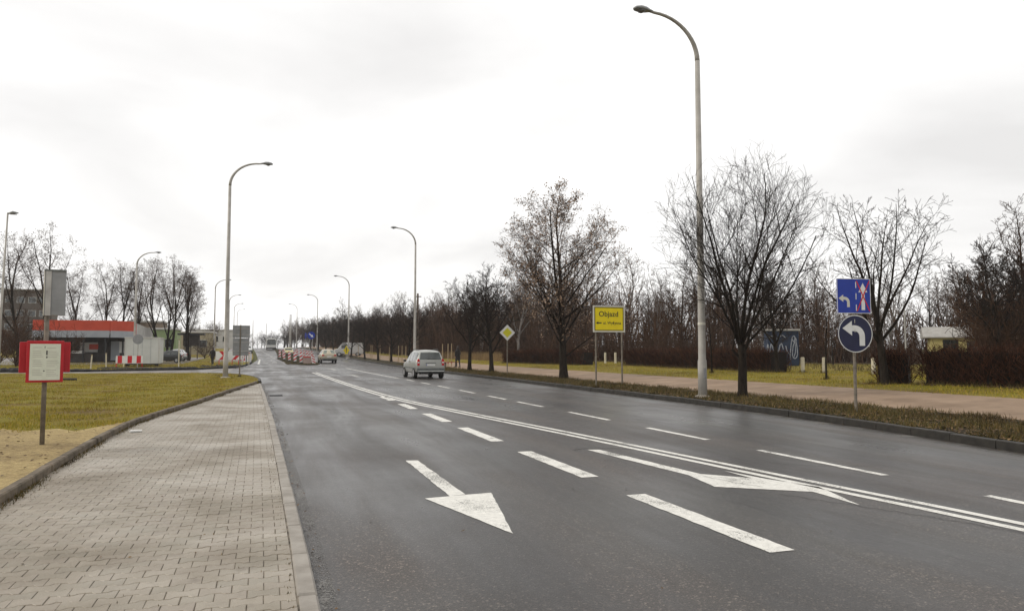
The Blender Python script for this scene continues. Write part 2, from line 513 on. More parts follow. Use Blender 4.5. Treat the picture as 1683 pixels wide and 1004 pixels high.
M['yellowwall'] = mat('yellow_wall', (0.42, 0.36, 0.15), (0.34, 0.29, 0.115), 2.5, 0.85)
M['blockwall'] = mat('block_wall', (0.10, 0.08, 0.065), (0.075, 0.06, 0.05), 0.4, 0.9)
M['kioskblue'] = mat('kiosk_blue', (0.016, 0.03, 0.065), (0.010, 0.02, 0.045), 2, 0.6)
M['graffiti'] = mat('graffiti_white', (0.36, 0.38, 0.42), (0.2, 0.22, 0.26), 6, 0.7)
M['wood'] = mat('pale_stake_wood', (0.37, 0.28, 0.165), (0.26, 0.19, 0.11), 12, 0.85)
M['oldwood'] = mat('old_pole_wood', (0.13, 0.095, 0.07), (0.085, 0.062, 0.045), 9, 0.9)
M['postwhite'] = mat('post_cream', (0.60, 0.55, 0.42), (0.47, 0.42, 0.31), 8, 0.75)
M['bark_dark'] = make_bark('dark_bark', (0.010, 0.008, 0.006), (0.032, 0.025, 0.019))
M['bark_grey'] = make_bark('grey_bark', (0.032, 0.028, 0.025), (0.075, 0.066, 0.058))
M['bark_brown'] = make_bark('brown_bark', (0.024, 0.014, 0.009), (0.055, 0.034, 0.022))
M['bark_birch'] = make_bark('birch_bark', (0.10, 0.085, 0.075), (0.26, 0.24, 0.22), 5)
M['twig_dark'] = mat_island('dark_twigs', [(0.014, 0.011, 0.009), (0.028, 0.021, 0.017), (0.045, 0.034, 0.027)], 0.8, .08)
M['wood_mass'] = mat_island('woodland_stems', [(0.036, 0.020, 0.012), (0.08, 0.046, 0.029), (0.13, 0.078, 0.05), (0.055, 0.031, 0.019)], 0.85, .03)
M['twig_brown'] = mat_island('brown_twigs', [(0.032, 0.017, 0.010), (0.062, 0.034, 0.021), (0.095, 0.055, 0.035)], 0.8, .05)
M['twig_grey'] = mat_island('grey_twigs', [(0.05, 0.037, 0.030), (0.085, 0.064, 0.052), (0.12, 0.093, 0.078)], 0.8, .05)
M['hedge'] = mat_island('hedge_twigs', [(0.016, 0.009, 0.006), (0.05, 0.023, 0.014), (0.105, 0.048, 0.028), (0.028, 0.014, 0.009)], 0.85, .05)
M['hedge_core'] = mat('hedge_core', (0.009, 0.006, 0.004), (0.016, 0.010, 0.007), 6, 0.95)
M['leaf_brown'] = mat_island('retained_leaves', [(0.19, 0.12, 0.078), (0.28, 0.19, 0.13), (0.34, 0.24, 0.17), (0.22, 0.145, 0.095)], 0.7)
M['seed'] = mat_island('seed_clusters', [(0.06, 0.048, 0.04), (0.10, 0.08, 0.066), (0.13, 0.105, 0.088)], 0.8)
M['evergreen'] = mat_island('evergreen_needles', [(0.015, 0.022, 0.01), (0.03, 0.04, 0.016), (0.022, 0.03, 0.013)], 0.7)
M['coat'] = mat('black_coat', (0.012, 0.010, 0.010), (0.022, 0.018, 0.017), 14, 0.9)
M['trouser'] = mat('dark_trousers', (0.015, 0.015, 0.02), (0.025, 0.024, 0.03), 14, 0.9)
M['skin'] = mat('skin', (0.42, 0.26, 0.19), (0.36, 0.22, 0.16), 14, 0.6)
M['hair'] = mat('dark_hair', (0.02, 0.014, 0.01), (0.035, 0.024, 0.017), 25, 0.7)

# ------------------------------------------------------------------ the lie of the land
def gz(y):
    if y < 45: return 0.0
    if y < 170: return 1e-4 * (y - 45) ** 2
    t = min(y - 170, 80.0)
    return 1.5625 + 0.025 * t - 0.025 * t * t / 160.0

def bend(y):
    return 0.0 if y < 60 else -1.2e-4 * (min(y, 400) - 60) ** 2

def interp(x, xs, ys):
    return float(np.interp(x, xs, ys))

def kerb_r(y):      # face of the right kerb
    return interp(y, [-10, 0, 4, 8.3, 12, 15.3, 20, 25, 600], [9.2, 10.0, 10.6, 11.3, 11.9, 12.2, 12.35, 12.42, 12.42]) + bend(y)

def kerb_l(y):      # left edge of the asphalt
    return interp(y, [-10, 6, 10, 18, 30, 38, 40, 52, 74, 80, 110, 600], [0.35, 0.35, 0.32, 0.23, 0.02, -0.16, -0.3, -2.5, -2.5, -1.5, -0.6, -0.6]) + bend(y)

def land_r(x):      # height of the ground right of the road
    return interp(x, [12.4, 12.7, 14.7, 18, 24], [0.14, 0.15, 0.2, 0.4, 0.5])

def frange(a, b, s):
    n = max(1, int(round((b - a) / s)))
    return [a + (b - a) * i / n for i in range(n + 1)]

YS = frange(-8, 60, 2) + frange(64, 260, 4) + frange(270, 420, 10)

def strip(name, ys, cols, m, parent=None, kind='structure'):
    """sheet: for each y, cols(y) gives a row of (x,z)"""
    vs, fs = [], []
    rows = [cols(y) for y in ys]
    k = len(rows[0])
    for y, row in zip(ys, rows):
        for x, z in row: vs.append((x, y, z))
    for i in range(len(ys) - 1):
        for j in range(k - 1):
            a = i * k + j
            fs.append((a, a + 1, a + k + 1, a + k))
    o = MB().quadmesh(vs, fs).build(name, m, parent)
    if kind and parent is None: o['kind'] = kind
    return o

# terrain to the horizon
gy = frange(-900, -10, 90) + frange(-8, 260, 6) + frange(280, 2400, 120)
strip('ground', gy, lambda y: [(x, gz(y) - 0.08) for x in (-1500, -600, -200, -80, -40, -15, 0, 15, 40, 80, 200, 600, 1500)], M['ground'])

road = strip('road', YS, lambda y: [(kerb_l(y) + (kerb_r(y) - kerb_l(y)) * t, gz(y)) for t in (0, .25, .5, .75, 1)], M['asphalt'])
strip('side_road', frange(44, 84, 2), lambda y: [(x, gz(y) - 0.006) for x in (-140, -80, -40, -20, -10, -5, -1, 1.5)], M['side_asphalt'])
# ------------------------------------------------------------------ left lawn, sand, pavement
LK = [(-2.52, -8), (-2.55, 2), (-2.58, 9), (-2.67, 11.8), (-2.70, 16.5), (-2.52, 19), (-1.84, 24.7), (-0.95, 33), (-0.27, 38.6)]
CORNER = [(-0.27, 38.6), (-0.22, 41), (-0.45, 44.5), (-1.0, 48.5), (-2.0, 51.8), (-4, 54.0), (-9, 55.2), (-17, 57.4), (-40, 60), (-120, 64)]

def catmull(pts, n=8):
    out = []
    P = [pts[0]] + list(pts) + [pts[-1]]
    for i in range(1, len(P) - 2):
        for k in range(n):
            t = k / n
            q = []
            for d in range(len(pts[0])):
                a, b, c, e_ = P[i - 1][d], P[i][d], P[i + 1][d], P[i + 2][d]
                q.append(0.5 * (2 * b + (c - a) * t + (2 * a - 5 * b + 4 * c - e_) * t * t + (3 * b - a - 3 * c + e_) * t ** 3))
            out.append(tuple(q))
    out.append(tuple(pts[-1]))
    return out

def resample(pts, step):
    acc = [0.0]
    for a, b in zip(pts, pts[1:]): acc.append(acc[-1] + math.hypot(b[0] - a[0], b[1] - a[1]))
    n = int(acc[-1] / step)
    out = []
    xs = [p[0] for p in pts]; ys = [p[1] for p in pts]
    for i in range(n + 1):
        s_ = i * step
        out.append((interp(s_, acc, xs), interp(s_, acc, ys)))
    return out

LKS = catmull(LK); COS = catmull(CORNER)
outline = LKS + COS[1:] + [(-120, -8)]
lawn = MB().slab(outline, 0.0, 0.12).build('lawn', M['lawn']); lawn['kind'] = 'structure'
ragged = [(-2.53, -8), (-2.58, 6), (-2.69, 12), (-2.72, 15.4), (-2.74, 17.2), (-2.95, 16.6), (-3.3, 15.5), (-3.7, 16.1), (-4.2, 15.8), (-4.9, 16.7), (-5.6, 16.2), (-6.6, 17.0), (-8, 16.6), (-10, 17.5), (-14, 17), (-20, 18), (-20, -8)]
sand = MB().slab(ragged, 0.05, 0.126).build('sand_ground', M['sand']); sand['kind'] = 'structure'

def lk_x(y):
    return interp(y, [p[1] for p in LKS], [p[0] for p in LKS])

# paved walk: bedding sheet, then interlocking double-T bricks one by one
walk = strip('pavement', frange(-4, 38.4, 0.8), lambda y: [(lk_x(y) + 0.0, 0.0255), (kerb_l(y) - 0.1, 0.0255)], M['joint'])
BLEN, BPITCH, GAP = 0.200, 0.139, 0.0045
WIDE, WAIST = 0.0825, 0.0565
def brick_outline(g):
    """I-shaped block, long axis along x; wide ends, narrow waist"""
    up = [(-.1 + g, WIDE - g), (-.063 - g * .4, WIDE - g), (-.037 - g * .4, WAIST - g), (.037 + g * .4, WAIST - g), (.063 + g * .4, WIDE - g), (.1 - g, WIDE - g)]
    return up[::-1] + [(x, -y_) for x, y_ in up]
def half_brick(mb, cx, cy, cz, ch=0.003):
    vs, fs = [], []
    for dz, g in ((-.055, GAP / 2), (-ch, GAP / 2), (0, GAP / 2 + ch)):
        up = [(-.1 + g, WIDE - g), (-.063 - g * .4, WIDE - g), (-.037 - g * .4, WAIST - g), (-g, WAIST - g)]
        vs += [(cx + x, cy + y_, cz + dz) for x, y_ in up[::-1] + [(x, -y_) for x, y_ in up]]
    for k in range(2):
        for i in range(8):
            j = (i + 1) % 8
            fs.append((k * 8 + i, k * 8 + j, k * 8 + 8 + j, k * 8 + 8 + i))
    fs += [tuple(16 + i for i in q) for q in ((0, 1, 6, 7), (1, 2, 5, 6), (2, 3, 4, 5))]
    mb.quadmesh(vs, fs)
def brick(mb, cx, cy, cz, ch=0.003):
    vs, fs = [], []
    for dz, g in ((-.055, GAP / 2), (-ch, GAP / 2), (0, GAP / 2 + ch)):
        vs += [(cx + x, cy + y_, cz + dz) for x, y_ in brick_outline(g)]
    n_ = 12
    for k in range(2):
        for i in range(n_):
            j = (i + 1) % n_
            fs.append((k * n_ + i, k * n_ + j, k * n_ + n_ + j, k * n_ + n_ + i))
    t0 = 2 * n_
    # top as three convex pieces: right end, waist, left end (outline runs right to left along the top edge)
    fs += [tuple(t0 + i for i in (0, 1, 10, 11)), tuple(t0 + i for i in (1, 2, 9, 10)), tuple(t0 + i for i in (2, 3, 8, 9)), tuple(t0 + i for i in (3, 4, 7, 8)), tuple(t0 + i for i in (4, 5, 6, 7))]
    mb.quadmesh(vs, fs)
bricks, halves = [], []
row = 0
yy = 3.6
while yy < 38.2:
    x = 0.225 + (kerb_l(yy) - 0.35) - 0.1 - (0.1 if row % 2 else 0.0)
    while x - .1 > lk_x(yy) - .15:
        bricks.append((x, yy))
        x -= BLEN
    if row % 2: halves.append((0.225 + (kerb_l(yy) - 0.35), yy))
    row += 1
    yy += BPITCH
def in_view(x, y):
    d = (x * math.cos(R(18.68)) - y * math.sin(R(18.68)), x * math.sin(R(18.68)) + y * math.cos(R(18.68)))
    return d[1] > 4.25 and -0.72 < d[0] / d[1] < 0.72
vis = sorted([b for b in bricks if in_view(*b)], key=lambda b: b[0] ** 2 + b[1] ** 2)
near = vis[:300]; near_set = set(near)
far = [b for b in bricks if b not in near_set]
mb = MB(); brick(mb, 0, 0, 0)
brick_mesh = mb.mesh('paving_brick', M['paver'])
def sink(x, y):   # the paving has settled unevenly
    return 0.0045 * math.sin(x * 2.1 + y * 0.9) + 0.004 * math.sin(x * 4.7 - y * 1.7) + 0.003 * math.sin(y * 3.1)
for x, y in near:
    o = bpy.data.objects.new('paving_brick', brick_mesh)
    link(o, walk, (x + rng.uniform(-.0016, .0016), y + rng.uniform(-.0016, .0016), 0.032 + sink(x, y) * .25 + rng.uniform(-.0014, .0016)))
    o.rotation_euler = (rng.uniform(-.014, .014), rng.uniform(-.010, .010), rng.uniform(-.012, .012))
mb = MB()
for x, y in far:
    brick(mb, x + rng.uniform(-.0016, .0016), y + rng.uniform(-.0016, .0016), 0.032 + sink(x, y) * .25 + rng.uniform(-.0014, .0016))
for x, y in halves: half_brick(mb, x, y, 0.032 + sink(x, y) * .25)
fb = mb.build('paving', M['paver'], walk); fb['kind'] = 'stuff'
# straight edging course beside the kerb
# kerbs, stone by stone
def kerb_run(name, pts, w, z0, z1, m, label=None, step=1.0, jit=0.004, ch=0.015, variants=3):
    k = bpy.data.objects.new(name, None); COL.objects.link(k); k['kind'] = 'structure'
    P = resample(pts, step)
    meshes = [MB().cbox((0, 0, (z1 - z0) / 2), (w, step - 0.012, z1 - z0), ch).mesh('kerb_stone', m) for _ in range(variants)]
    for a, b in zip(P, P[1:]):
        c = ((a[0] + b[0]) / 2, (a[1] + b[1]) / 2)
        o = bpy.data.objects.new('kerb_stone', rng.choice(meshes))
        link(o, k, (c[0] + rng.uniform(-jit, jit), c[1], z0 + gz(c[1]) + rng.uniform(-jit, jit)))
        o.rotation_euler = (rng.uniform(-.004, .004), rng.uniform(-.01, .01), math.atan2(b[1] - a[1], b[0] - a[0]) - math.pi / 2)
    return k
kerb_run('road_kerb', [(kerb_l(y) - 0.06, y) for y in frange(2, 38, 1)], 0.13, -0.1, 0.035, M['kerb'])
kerb_run('lawn_kerb', [(x + 0.0, y) for x, y in LKS if y > 5], 0.11, -0.05, 0.135, M['kerb_dirty'], jit=0.008)
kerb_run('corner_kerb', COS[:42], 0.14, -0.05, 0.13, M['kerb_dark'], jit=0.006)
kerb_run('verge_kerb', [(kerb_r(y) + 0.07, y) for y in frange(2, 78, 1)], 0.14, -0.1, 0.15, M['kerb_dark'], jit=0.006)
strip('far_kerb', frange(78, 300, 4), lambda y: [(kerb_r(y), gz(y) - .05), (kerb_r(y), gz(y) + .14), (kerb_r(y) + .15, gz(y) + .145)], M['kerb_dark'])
# the far corner of the junction
def far_l(y):
    return interp(y, [63.5, 64.5, 66, 68, 72, 76, 90, 110, 400], [-30, -11, -7, -4.8, -2.6, -2.0, -1.5, -1.2, -1.2]) + bend(y)
strip('far_lawn', [63.5, 64.2, 65, 66, 67, 68, 70, 72, 74, 76, 80] + frange(84, 320, 6), lambda y: [(x, gz(y) + .11) for x in (-160, -80)] + [(-40 + (far_l(y) + 40) * t, gz(y) + .11) for t in (0, .5, 1)], M['lawn'])
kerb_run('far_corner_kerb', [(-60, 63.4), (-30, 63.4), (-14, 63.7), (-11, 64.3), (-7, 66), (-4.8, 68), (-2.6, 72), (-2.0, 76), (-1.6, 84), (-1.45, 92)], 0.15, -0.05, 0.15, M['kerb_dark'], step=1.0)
strip('parking_lane', frange(92, 300, 4), lambda y: [(-6.0 + bend(y), gz(y) + .118), (-1.4 + bend(y), gz(y) + .118)], M['side_asphalt'])
strip('service_yard', frange(84, 118, 4), lambda y: [(-60, gz(y) + .122), (-30, gz(y) + .122), (-8.2, gz(y) + .122)], M['side_asphalt'])

# ------------------------------------------------------------------ right: verge, footpath, grass, woodland floor
strip('verge', YS, lambda y: [(x + bend(y), gz(y) + land_r(x) + .002 * math.sin(3 * y + x)) if i else (kerb_r(y) + 0.13, gz(y) + 0.135) for i, x in enumerate((12.6, 13.0, 13.6, 14.2, 14.8))], M['verge'])
strip('footpath', YS, lambda y: [(x + bend(y) + 0.05 * math.sin(y * .8 + x), gz(y) + land_r(x) + .006) for x in (14.65, 15.5, 16.4, 17.3, 18.15)], M['path'])
strip('right_lawn', YS, lambda y: [(x + bend(y), gz(y) + land_r(x)) for x in (18.05, 20, 22, 24, 30, 45, 70, 110)], M['lawn'])
strip('woodland_floor', YS, lambda y: [(x + bend(y), gz(y) + .507) for x in (interp(y, [-8, 25, 40, 60, 75, 90, 420], [64, 60, 56, 37, 27, 21.5, 21.5]) + .5 * math.sin(y), 60 + .3 * y * .1, 80, 150)], M['litter_floor'])

# median island
isl = [(4.4, 80), (5.4, 81), (5.85, 84), (5.9, 92), (5.75, 110), (5.1, 130), (4.0, 160), (3.4, 185), (2.7, 210), (1.6, 210), (2.2, 185), (2.3, 160), (2.1, 130), (1.75, 112), (2.3, 97), (3.2, 85), (3.7, 81.5)]
vs = [(x, y, gz(y) - .05) for x, y in isl] + [(x, y, gz(y) + .10) for x, y in isl]
n = len(isl)
fs = [(i, (i + 1) % n, n + (i + 1) % n, n + i) for i in range(n)]
for i in range(n // 2):
    j = n - 1 - i
    if j - 1 > i + 1: fs.append((n + i, n + i + 1, n + j - 1, n + j))
    elif j - 1 == i + 1: fs.append((n + i, n + i + 1, n + j))
isl_o = MB().quadmesh(vs, fs).build('median_island', M['verge']); isl_o['kind'] = 'structure'

# ------------------------------------------------------------------ road markings (parts of the road)
PZ = 0.004
def mark(name, poly, m=None, parent=road, dz=PZ):
    mb = MB()
    q = []
    for a, b in zip(poly, poly[1:] + poly[:1]):       # ragged hand-rolled edges
        k = max(1, int(math.hypot(b[0] - a[0], b[1] - a[1]) / .12))
        for i in range(k):
            t = i / k; j = .007 if i else .0
            q.append((a[0] + (b[0] - a[0]) * t + rng.uniform(-j, j), a[1] + (b[1] - a[1]) * t + rng.uniform(-j, j)))
    poly = q
    vs = [(x, y, gz(y) + dz) for x, y in poly]
    ar = sum(poly[i][0] * poly[(i + 1) % len(poly)][1] - poly[(i + 1) % len(poly)][0] * poly[i][1] for i in range(len(poly)))
    mb.quadmesh(vs, [tuple(range(len(vs))) if ar > 0 else tuple(reversed(range(len(vs))))])
    return mb.build(name, m or M['paint'], parent)
def ribbon(name, pts, w, m=None, dz=PZ, parent=road):
    vs, fs = [], []
    for i, p in enumerate(pts):
        a = pts[max(i - 1, 0)]; b = pts[min(i + 1, len(pts) - 1)]
        d = Vector((b[0] - a[0], b[1] - a[1])).normalized(); nn = Vector((-d.y, d.x)) * w / 2
        z = gz(p[1]) + dz
        vs += [(p[0] - nn.x, p[1] - nn.y, z), (p[0] + nn.x, p[1] + nn.y, z)]
    for i in range(len(pts) - 1):
        fs.append((2 * i, 2 * i + 2, 2 * i + 3, 2 * i + 1))
    return MB().quadmesh(vs, fs).build(name, m or M['paint'], parent)
dbl = catmull([(6.95, 0.5), (6.72, 3.2), (6.50, 5.6), (6.24, 7.7), (5.60, 13.3), (4.83, 19.3), (4.22, 24.8), (3.82, 35.2), (3.5, 56.6)], 6)
ribbon('solid_line', [(x - .10, y) for x, y in dbl], 0.12)
ribbon('solid_line', [(x + .14, y) for x, y in dbl], 0.12)
for a, b in [(3.3, 6.1), (7.5, 10.05), (11.5, 13.7), (15.5, 17.85), (19.8, 22.0), (23.2, 25.2), (27.0, 29.3), (31, 33.2), (35, 37.2), (39, 41.2)]:
    mark('lane_dash', [(7.56, a), (7.69, a), (7.69, b), (7.56, b)])
ribbon('solid_line', [(7.5 - .45 * (y - 43) / 25, y) for y in frange(43, 68, 2.5)], 0.14)
for a, b in [(4.95, 7.4), (8.6, 11.1), (12.5, 14.95), (16.3, 18.6), (20.2, 22.2), (23.9, 26.0)]:
    mark('lane_dash', [(3.84, a), (4.08, a), (4.08, b), (3.84, b)])
mark('arrow_shaft', [(1.99, 10.75), (2.16, 10.7), (2.16, 8.02), (1.97, 7.97)])
mark('arrow_head', [(1.68, 7.94), (2.46, 8.02), (2.10, 6.18)])
mark('merge_arrow', [(5.0, 10.97), (5.19, 10.91), (5.42, 8.35), (5.86, 7.87), (5.86, 8.46), (6.0, 7.75), (6.23, 7.12), (5.90, 6.15), (5.95, 6.90), (5.07, 7.52), (5.22, 8.3)])
for y in (46, 62):
    mark('faded_arrow', [(5.45, y), (5.65, y), (5.65, y + 3.2), (5.95, y + 3.2), (5.55, y + 5), (5.15, y + 3.2), (5.45, y + 3.2)], M['paint_worn'])
mark('faded_arrow', [(9.85, 50), (10.0, 50), (10.0, 53), (10.3, 53), (9.92, 55), (9.55, 53), (9.85, 53)], M['paint_worn'])
for i in range(4):
    x = -0.2 + i * 1.05
    mark('give_way_dash', [(x, 92 + .3 * i), (x + .6, 92 + .3 * i), (x + .6, 93.2 + .3 * i), (x, 93.2 + .3 * i)])
for i in range(3):
    x = 0.4 + i * 1.1
    mark('give_way_dash', [(x, 104), (x + .6, 104), (x + .6, 105.4), (x, 105.4)], M['paint_worn'])
ribbon('edge_line', [(-0.62, y) for y in (86, 90, 96, 102, 108)], 0.22)
ribbon('edge_line', [(x, 64.8 - .02 * x) for x in frange(-14, -3.5, 2)], 0.16, M['paint_worn'], dz=0.0)
ribbon('edge_line', [(2.6 - 0.6 * (y - 60) / 40 + bend(y), y) for y in frange(112, 200, 8)], 0.14, M['paint_worn'])
ribbon('gutter_dust_sheen', [(kerb_r(y) - .22, y) for y in frange(2, 90, 1.5)], 0.36, M['gutter'], dz=0.003)  # wet strip by the right kerb, its sheen painted light grey
ribbon('gutter_dust_sheen', [(kerb_l(y) + .07, y) for y in frange(2, 38, 1.0)], 0.12, M['gutter'], dz=0.003)
def crackline(pts, w):
    P = []
    for a, b in zip(pts, pts[1:]):
        k = max(2, int(math.hypot(b[0] - a[0], b[1] - a[1]) / 0.09))
        for i in range(k):
            t = i / k
            P.append((a[0] + (b[0] - a[0]) * t + rng.uniform(-.035, .035), a[1] + (b[1] - a[1]) * t + rng.uniform(-.02, .02)))
    ribbon('crack', P, w, M['crack'], dz=0.0055)
crackline([(4.75, 11.0), (5.05, 11.12), (5.45, 11.0), (5.8, 10.7)], 0.018)
crackline([(5.35, 8.2), (5.45, 7.7), (5.62, 7.2)], 0.008)
crackline([(5.5, 6.9), (5.75, 6.3), (6.05, 5.7), (6.3, 5.0), (6.45, 4.3)], 0.010)
crackline([(6.9, 8.9), (7.3, 8.4), (8.2, 8.1)], 0.008)
# gully grate beside the kerb
gt = MB()
for i in range(7): gt.box((0.42 + .0, 27.55 + i * .09, gz(27) + .008), (0.42, 0.035, 0.016))
gt.box((0.42, 27.5, .007), (0.46, .03, .014)).box((0.42, 28.15, .007), (0.46, .03, .014))
gt.build('gully_grate', M['blackplastic'], road)
# dark mounds added for kerb shadow and asphalt along the side road's far edge
mb = MB()
for x0, x1, y, h in [(-17, -12.9, 63.9, .12), (-12.4, -5.6, 66.4, .16), (-5.2, -2.2, 71.5, .14), (-18.8, -17.6, 63.9, .22)]:
    k = int((x1 - x0) / .35)
    for i in range(k + 1):
        x = x0 + (x1 - x0) * i / k
        yy = y + rng.uniform(-.3, .3)
        mb.lathe([(.42, 0), (.33, h * rng.uniform(.4, .7)), (.12, h * rng.uniform(.8, 1.2))], 7, c=(x, yy, gz(yy) + .1))
so_ = mb.build('kerb_shade_heap', M['crack']); tag(so_, 'dark mounds added as shadow along the side road kerb', 'shade', kind='stuff')
# ------------------------------------------------------------------ grass blades, dead leaves
def blades(name, pts, zs, hmin, hmax, w, m, label, lean=0.6):
    n = len(pts)
    h = nrng.uniform(hmin, hmax, n)
    az = nrng.uniform(0, 2 * math.pi, n)
    la = nrng.uniform(0, 2 * math.pi, n); ll = nrng.uniform(0.1, lean, n) * h
    dx, dy = np.cos(az) * w / 2, np.sin(az) * w / 2
    base = np.column_stack([pts[:, 0], pts[:, 1], zs])
    a = base + np.column_stack([dx, dy, np.full(n, -.01)])
    b = base - np.column_stack([dx, dy, np.full(n, .01)])
    c = base + np.column_stack([np.cos(la) * ll, np.sin(la) * ll, h])
    V = np.stack([a, b, c], 1).reshape(-1, 3)
    Fc = np.arange(3 * n).reshape(-1, 3)
    o = bpy.data.objects.new(name, np_mesh(name, V, Fc, m)); COL.objects.link(o)
    return tag(o, label, 'grass', kind='stuff')

def clumpy(pts, k=1.4, thr=0.0):
    s = np.sin(pts[:, 0] * k + 1.3 * np.sin(pts[:, 1] * k * .7)) + np.sin(pts[:, 1] * k * 1.3 + 2.0 * np.sin(pts[:, 0] * k * .5))
    return pts[(s + nrng.uniform(-1.6, 1.6, len(pts))) > thr]

GZ = np.vectorize(gz); BEND = np.vectorize(bend); LR = np.vectorize(land_r)
# left lawn (thicker near the pavement)
def lawn_pts(n, y0, y1, xl):
    y = y0 + (y1 - y0) * nrng.random(n) ** 1.6
    x = xl + (-0.3 - xl) * nrng.random(n)
    lim = np.interp(y, [p[1] for p in LKS] + [41, 44.5, 48.5, 51.8, 54], [p[0] for p in LKS] + [-.3, -.5, -1.1, -2.1, -4.2])
    sd_ = np.interp(x, [p[0] for p in ragged[4:15]][::-1], [p[1] for p in ragged[4:15]][::-1])
    return np.column_stack([x, y])[(x < lim - .06) & (y > sd_ - .3)]
p = clumpy(lawn_pts(330000, 15.2, 54.5, -24), 2.3, .15)
blades('lawn_grass', p, np.full(len(p), .12), .03, .085, .016, M['blades'], 'short yellow-green winter grass on the left lawn')
y = nrng.uniform(5, 40, 9000); xk = np.interp(y, [q[1] for q in LKS], [q[0] for q in LKS])
p = clumpy(np.column_stack([xk + .06 + np.abs(nrng.normal(0, .05, len(y))), y]), 2.2, .0)
blades('kerb_weeds', p, np.full(len(p), .025), .015, .06, .012, M['verge_blades'], 'brown weeds growing at the foot of the lawn kerb')
# verge and grass strip right
def strip_pts(n, y0, y1, x0, x1, pw=1.7):
    y = y0 + (y1 - y0) * nrng.random(n) ** pw
    x = x0 + (x1 - x0) * nrng.random(n)
    return np.column_stack([x, y])
p = strip_pts(170000, 5, 75, 10.6, 14.85)
p = p[p[:, 0] > np.vectorize(kerb_r)(p[:, 1]) + .14 + .05 * nrng.random(len(p))]
p = clumpy(p, 2.9, -.35)
blades('verge_grass', p, GZ(p[:, 1]) + LR(p[:, 0]), .03, .14, .018, M['verge_blades'], 'rough matted brown and green grass on the verge', .9)
p = clumpy(strip_pts(70000, 10, 75, 18.0, 30), 1.3, -.8)
blades('path_grass', p, GZ(p[:, 1]) + LR(p[:, 0]), .03, .10, .022, M['blades'], 'yellow-green grass strip beyond the footpath')
p = clumpy(strip_pts(22000, 20, 75, 30, 48), 1.3, -.2)
blades('open_grass', p, GZ(p[:, 1]) + .5, .05, .22, .035, M['verge_blades'], 'rough tussock grass on the open ground before the wood')
p = strip_pts(16000, 46, 100, 19.5, 27, 1.0); p = p[(p[:, 0] > 21.5 + (90 - p[:, 1]) * .06) & (p[:, 1] > 66)]
blades('dry_reeds', p, GZ(p[:, 1]) + .45, .5, 1.15, .035, M['reed'], 'tall dry straw coloured grass at the wood edge', .35)
p = strip_pts(9000, 80.5, 160, 2.2, 5.6, 1.3)
blades('island_grass', p, GZ(p[:, 1]) + .08, .05, .14, .03, M['verge_blades'], 'thin grass on the median island')
p = clumpy(strip_pts(40000, 64, 100, -45, -2.4, 1.4), .9, -.7)
p = p[p[:, 0] < np.interp(p[:, 1], [64, 66, 68, 72, 76, 100], [-12, -7.3, -5, -2.9, -2.3, -2])]
blades('far_grass', p, GZ(p[:, 1]) + .11, .05, .13, .04, M['blades'], 'yellow-green grass across the side road')

def leaves(name, pts, zs, size, m, label):
    n = len(pts)
    az = nrng.uniform(0, 2 * math.pi, n); s = size * nrng.uniform(.6, 1.3, n)
    tilt = nrng.uniform(-.6, .6, (n, 2))
    ux, uy = np.cos(az), np.sin(az)
    c = np.column_stack([pts[:, 0], pts[:, 1], zs])
    U = np.column_stack([ux * s, uy * s, tilt[:, 0] * s * .6]); W = np.column_stack([-uy * s * .55, ux * s * .55, tilt[:, 1] * s * .5])
    V = np.stack([c - U, c - W, c + U, c + W], 1).reshape(-1, 3)
    o = bpy.data.objects.new(name, np_mesh(name, V, np.arange(4 * n).reshape(-1, 4), m)); COL.objects.link(o)
    return tag(o, label, 'leaves', kind='stuff')
p = strip_pts(16000, 5, 55, 10.8, 14.7); p = p[p[:, 0] > np.vectorize(kerb_r)(p[:, 1]) + .14]
leaves('fallen_leaves', p, GZ(p[:, 1]) + LR(p[:, 0]) + .03, .035, M['dead_leaves'], 'brown fallen leaves scattered over the verge')
p = strip_pts(260, 5, 40, 10.4, 12.4, 1.2); p[:, 0] = np.vectorize(kerb_r)(p[:, 1]) - np.abs(nrng.normal(0, .25, len(p))) - .02
q = np.column_stack([np.vectorize(kerb_l)(r_ := nrng.uniform(4, 38, 220)) + np.abs(nrng.normal(0, .07, 220)) + .02, r_])
q2 = np.column_stack([nrng.uniform(.5, 11, 70), nrng.uniform(4, 30, 70)])
q3 = np.column_stack([nrng.uniform(-2.5, .1, 60), nrng.uniform(5, 24, 60)])
a_ = np.vstack([p, q, q2]); leaves('road_debris', a_, np.full(len(a_), .012), .018, M['dead_leaves'], 'bits of leaf and grit lying on the asphalt')
leaves('pavement_debris', q3, np.full(len(q3), .042), .016, M['dead_leaves'], 'bits of dead leaf lying on the paving')
p = np.column_stack([nrng.uniform(-9, -2.75, 700), nrng.uniform(8, 20, 700)]); p = p[p[:, 0] < np.vectorize(lk_x)(p[:, 1]) - .08]
leaves('lawn_leaves', p, np.full(len(p), .14), .03, M['dead_leaves'], 'dead leaves lying on the sand and lawn edge')

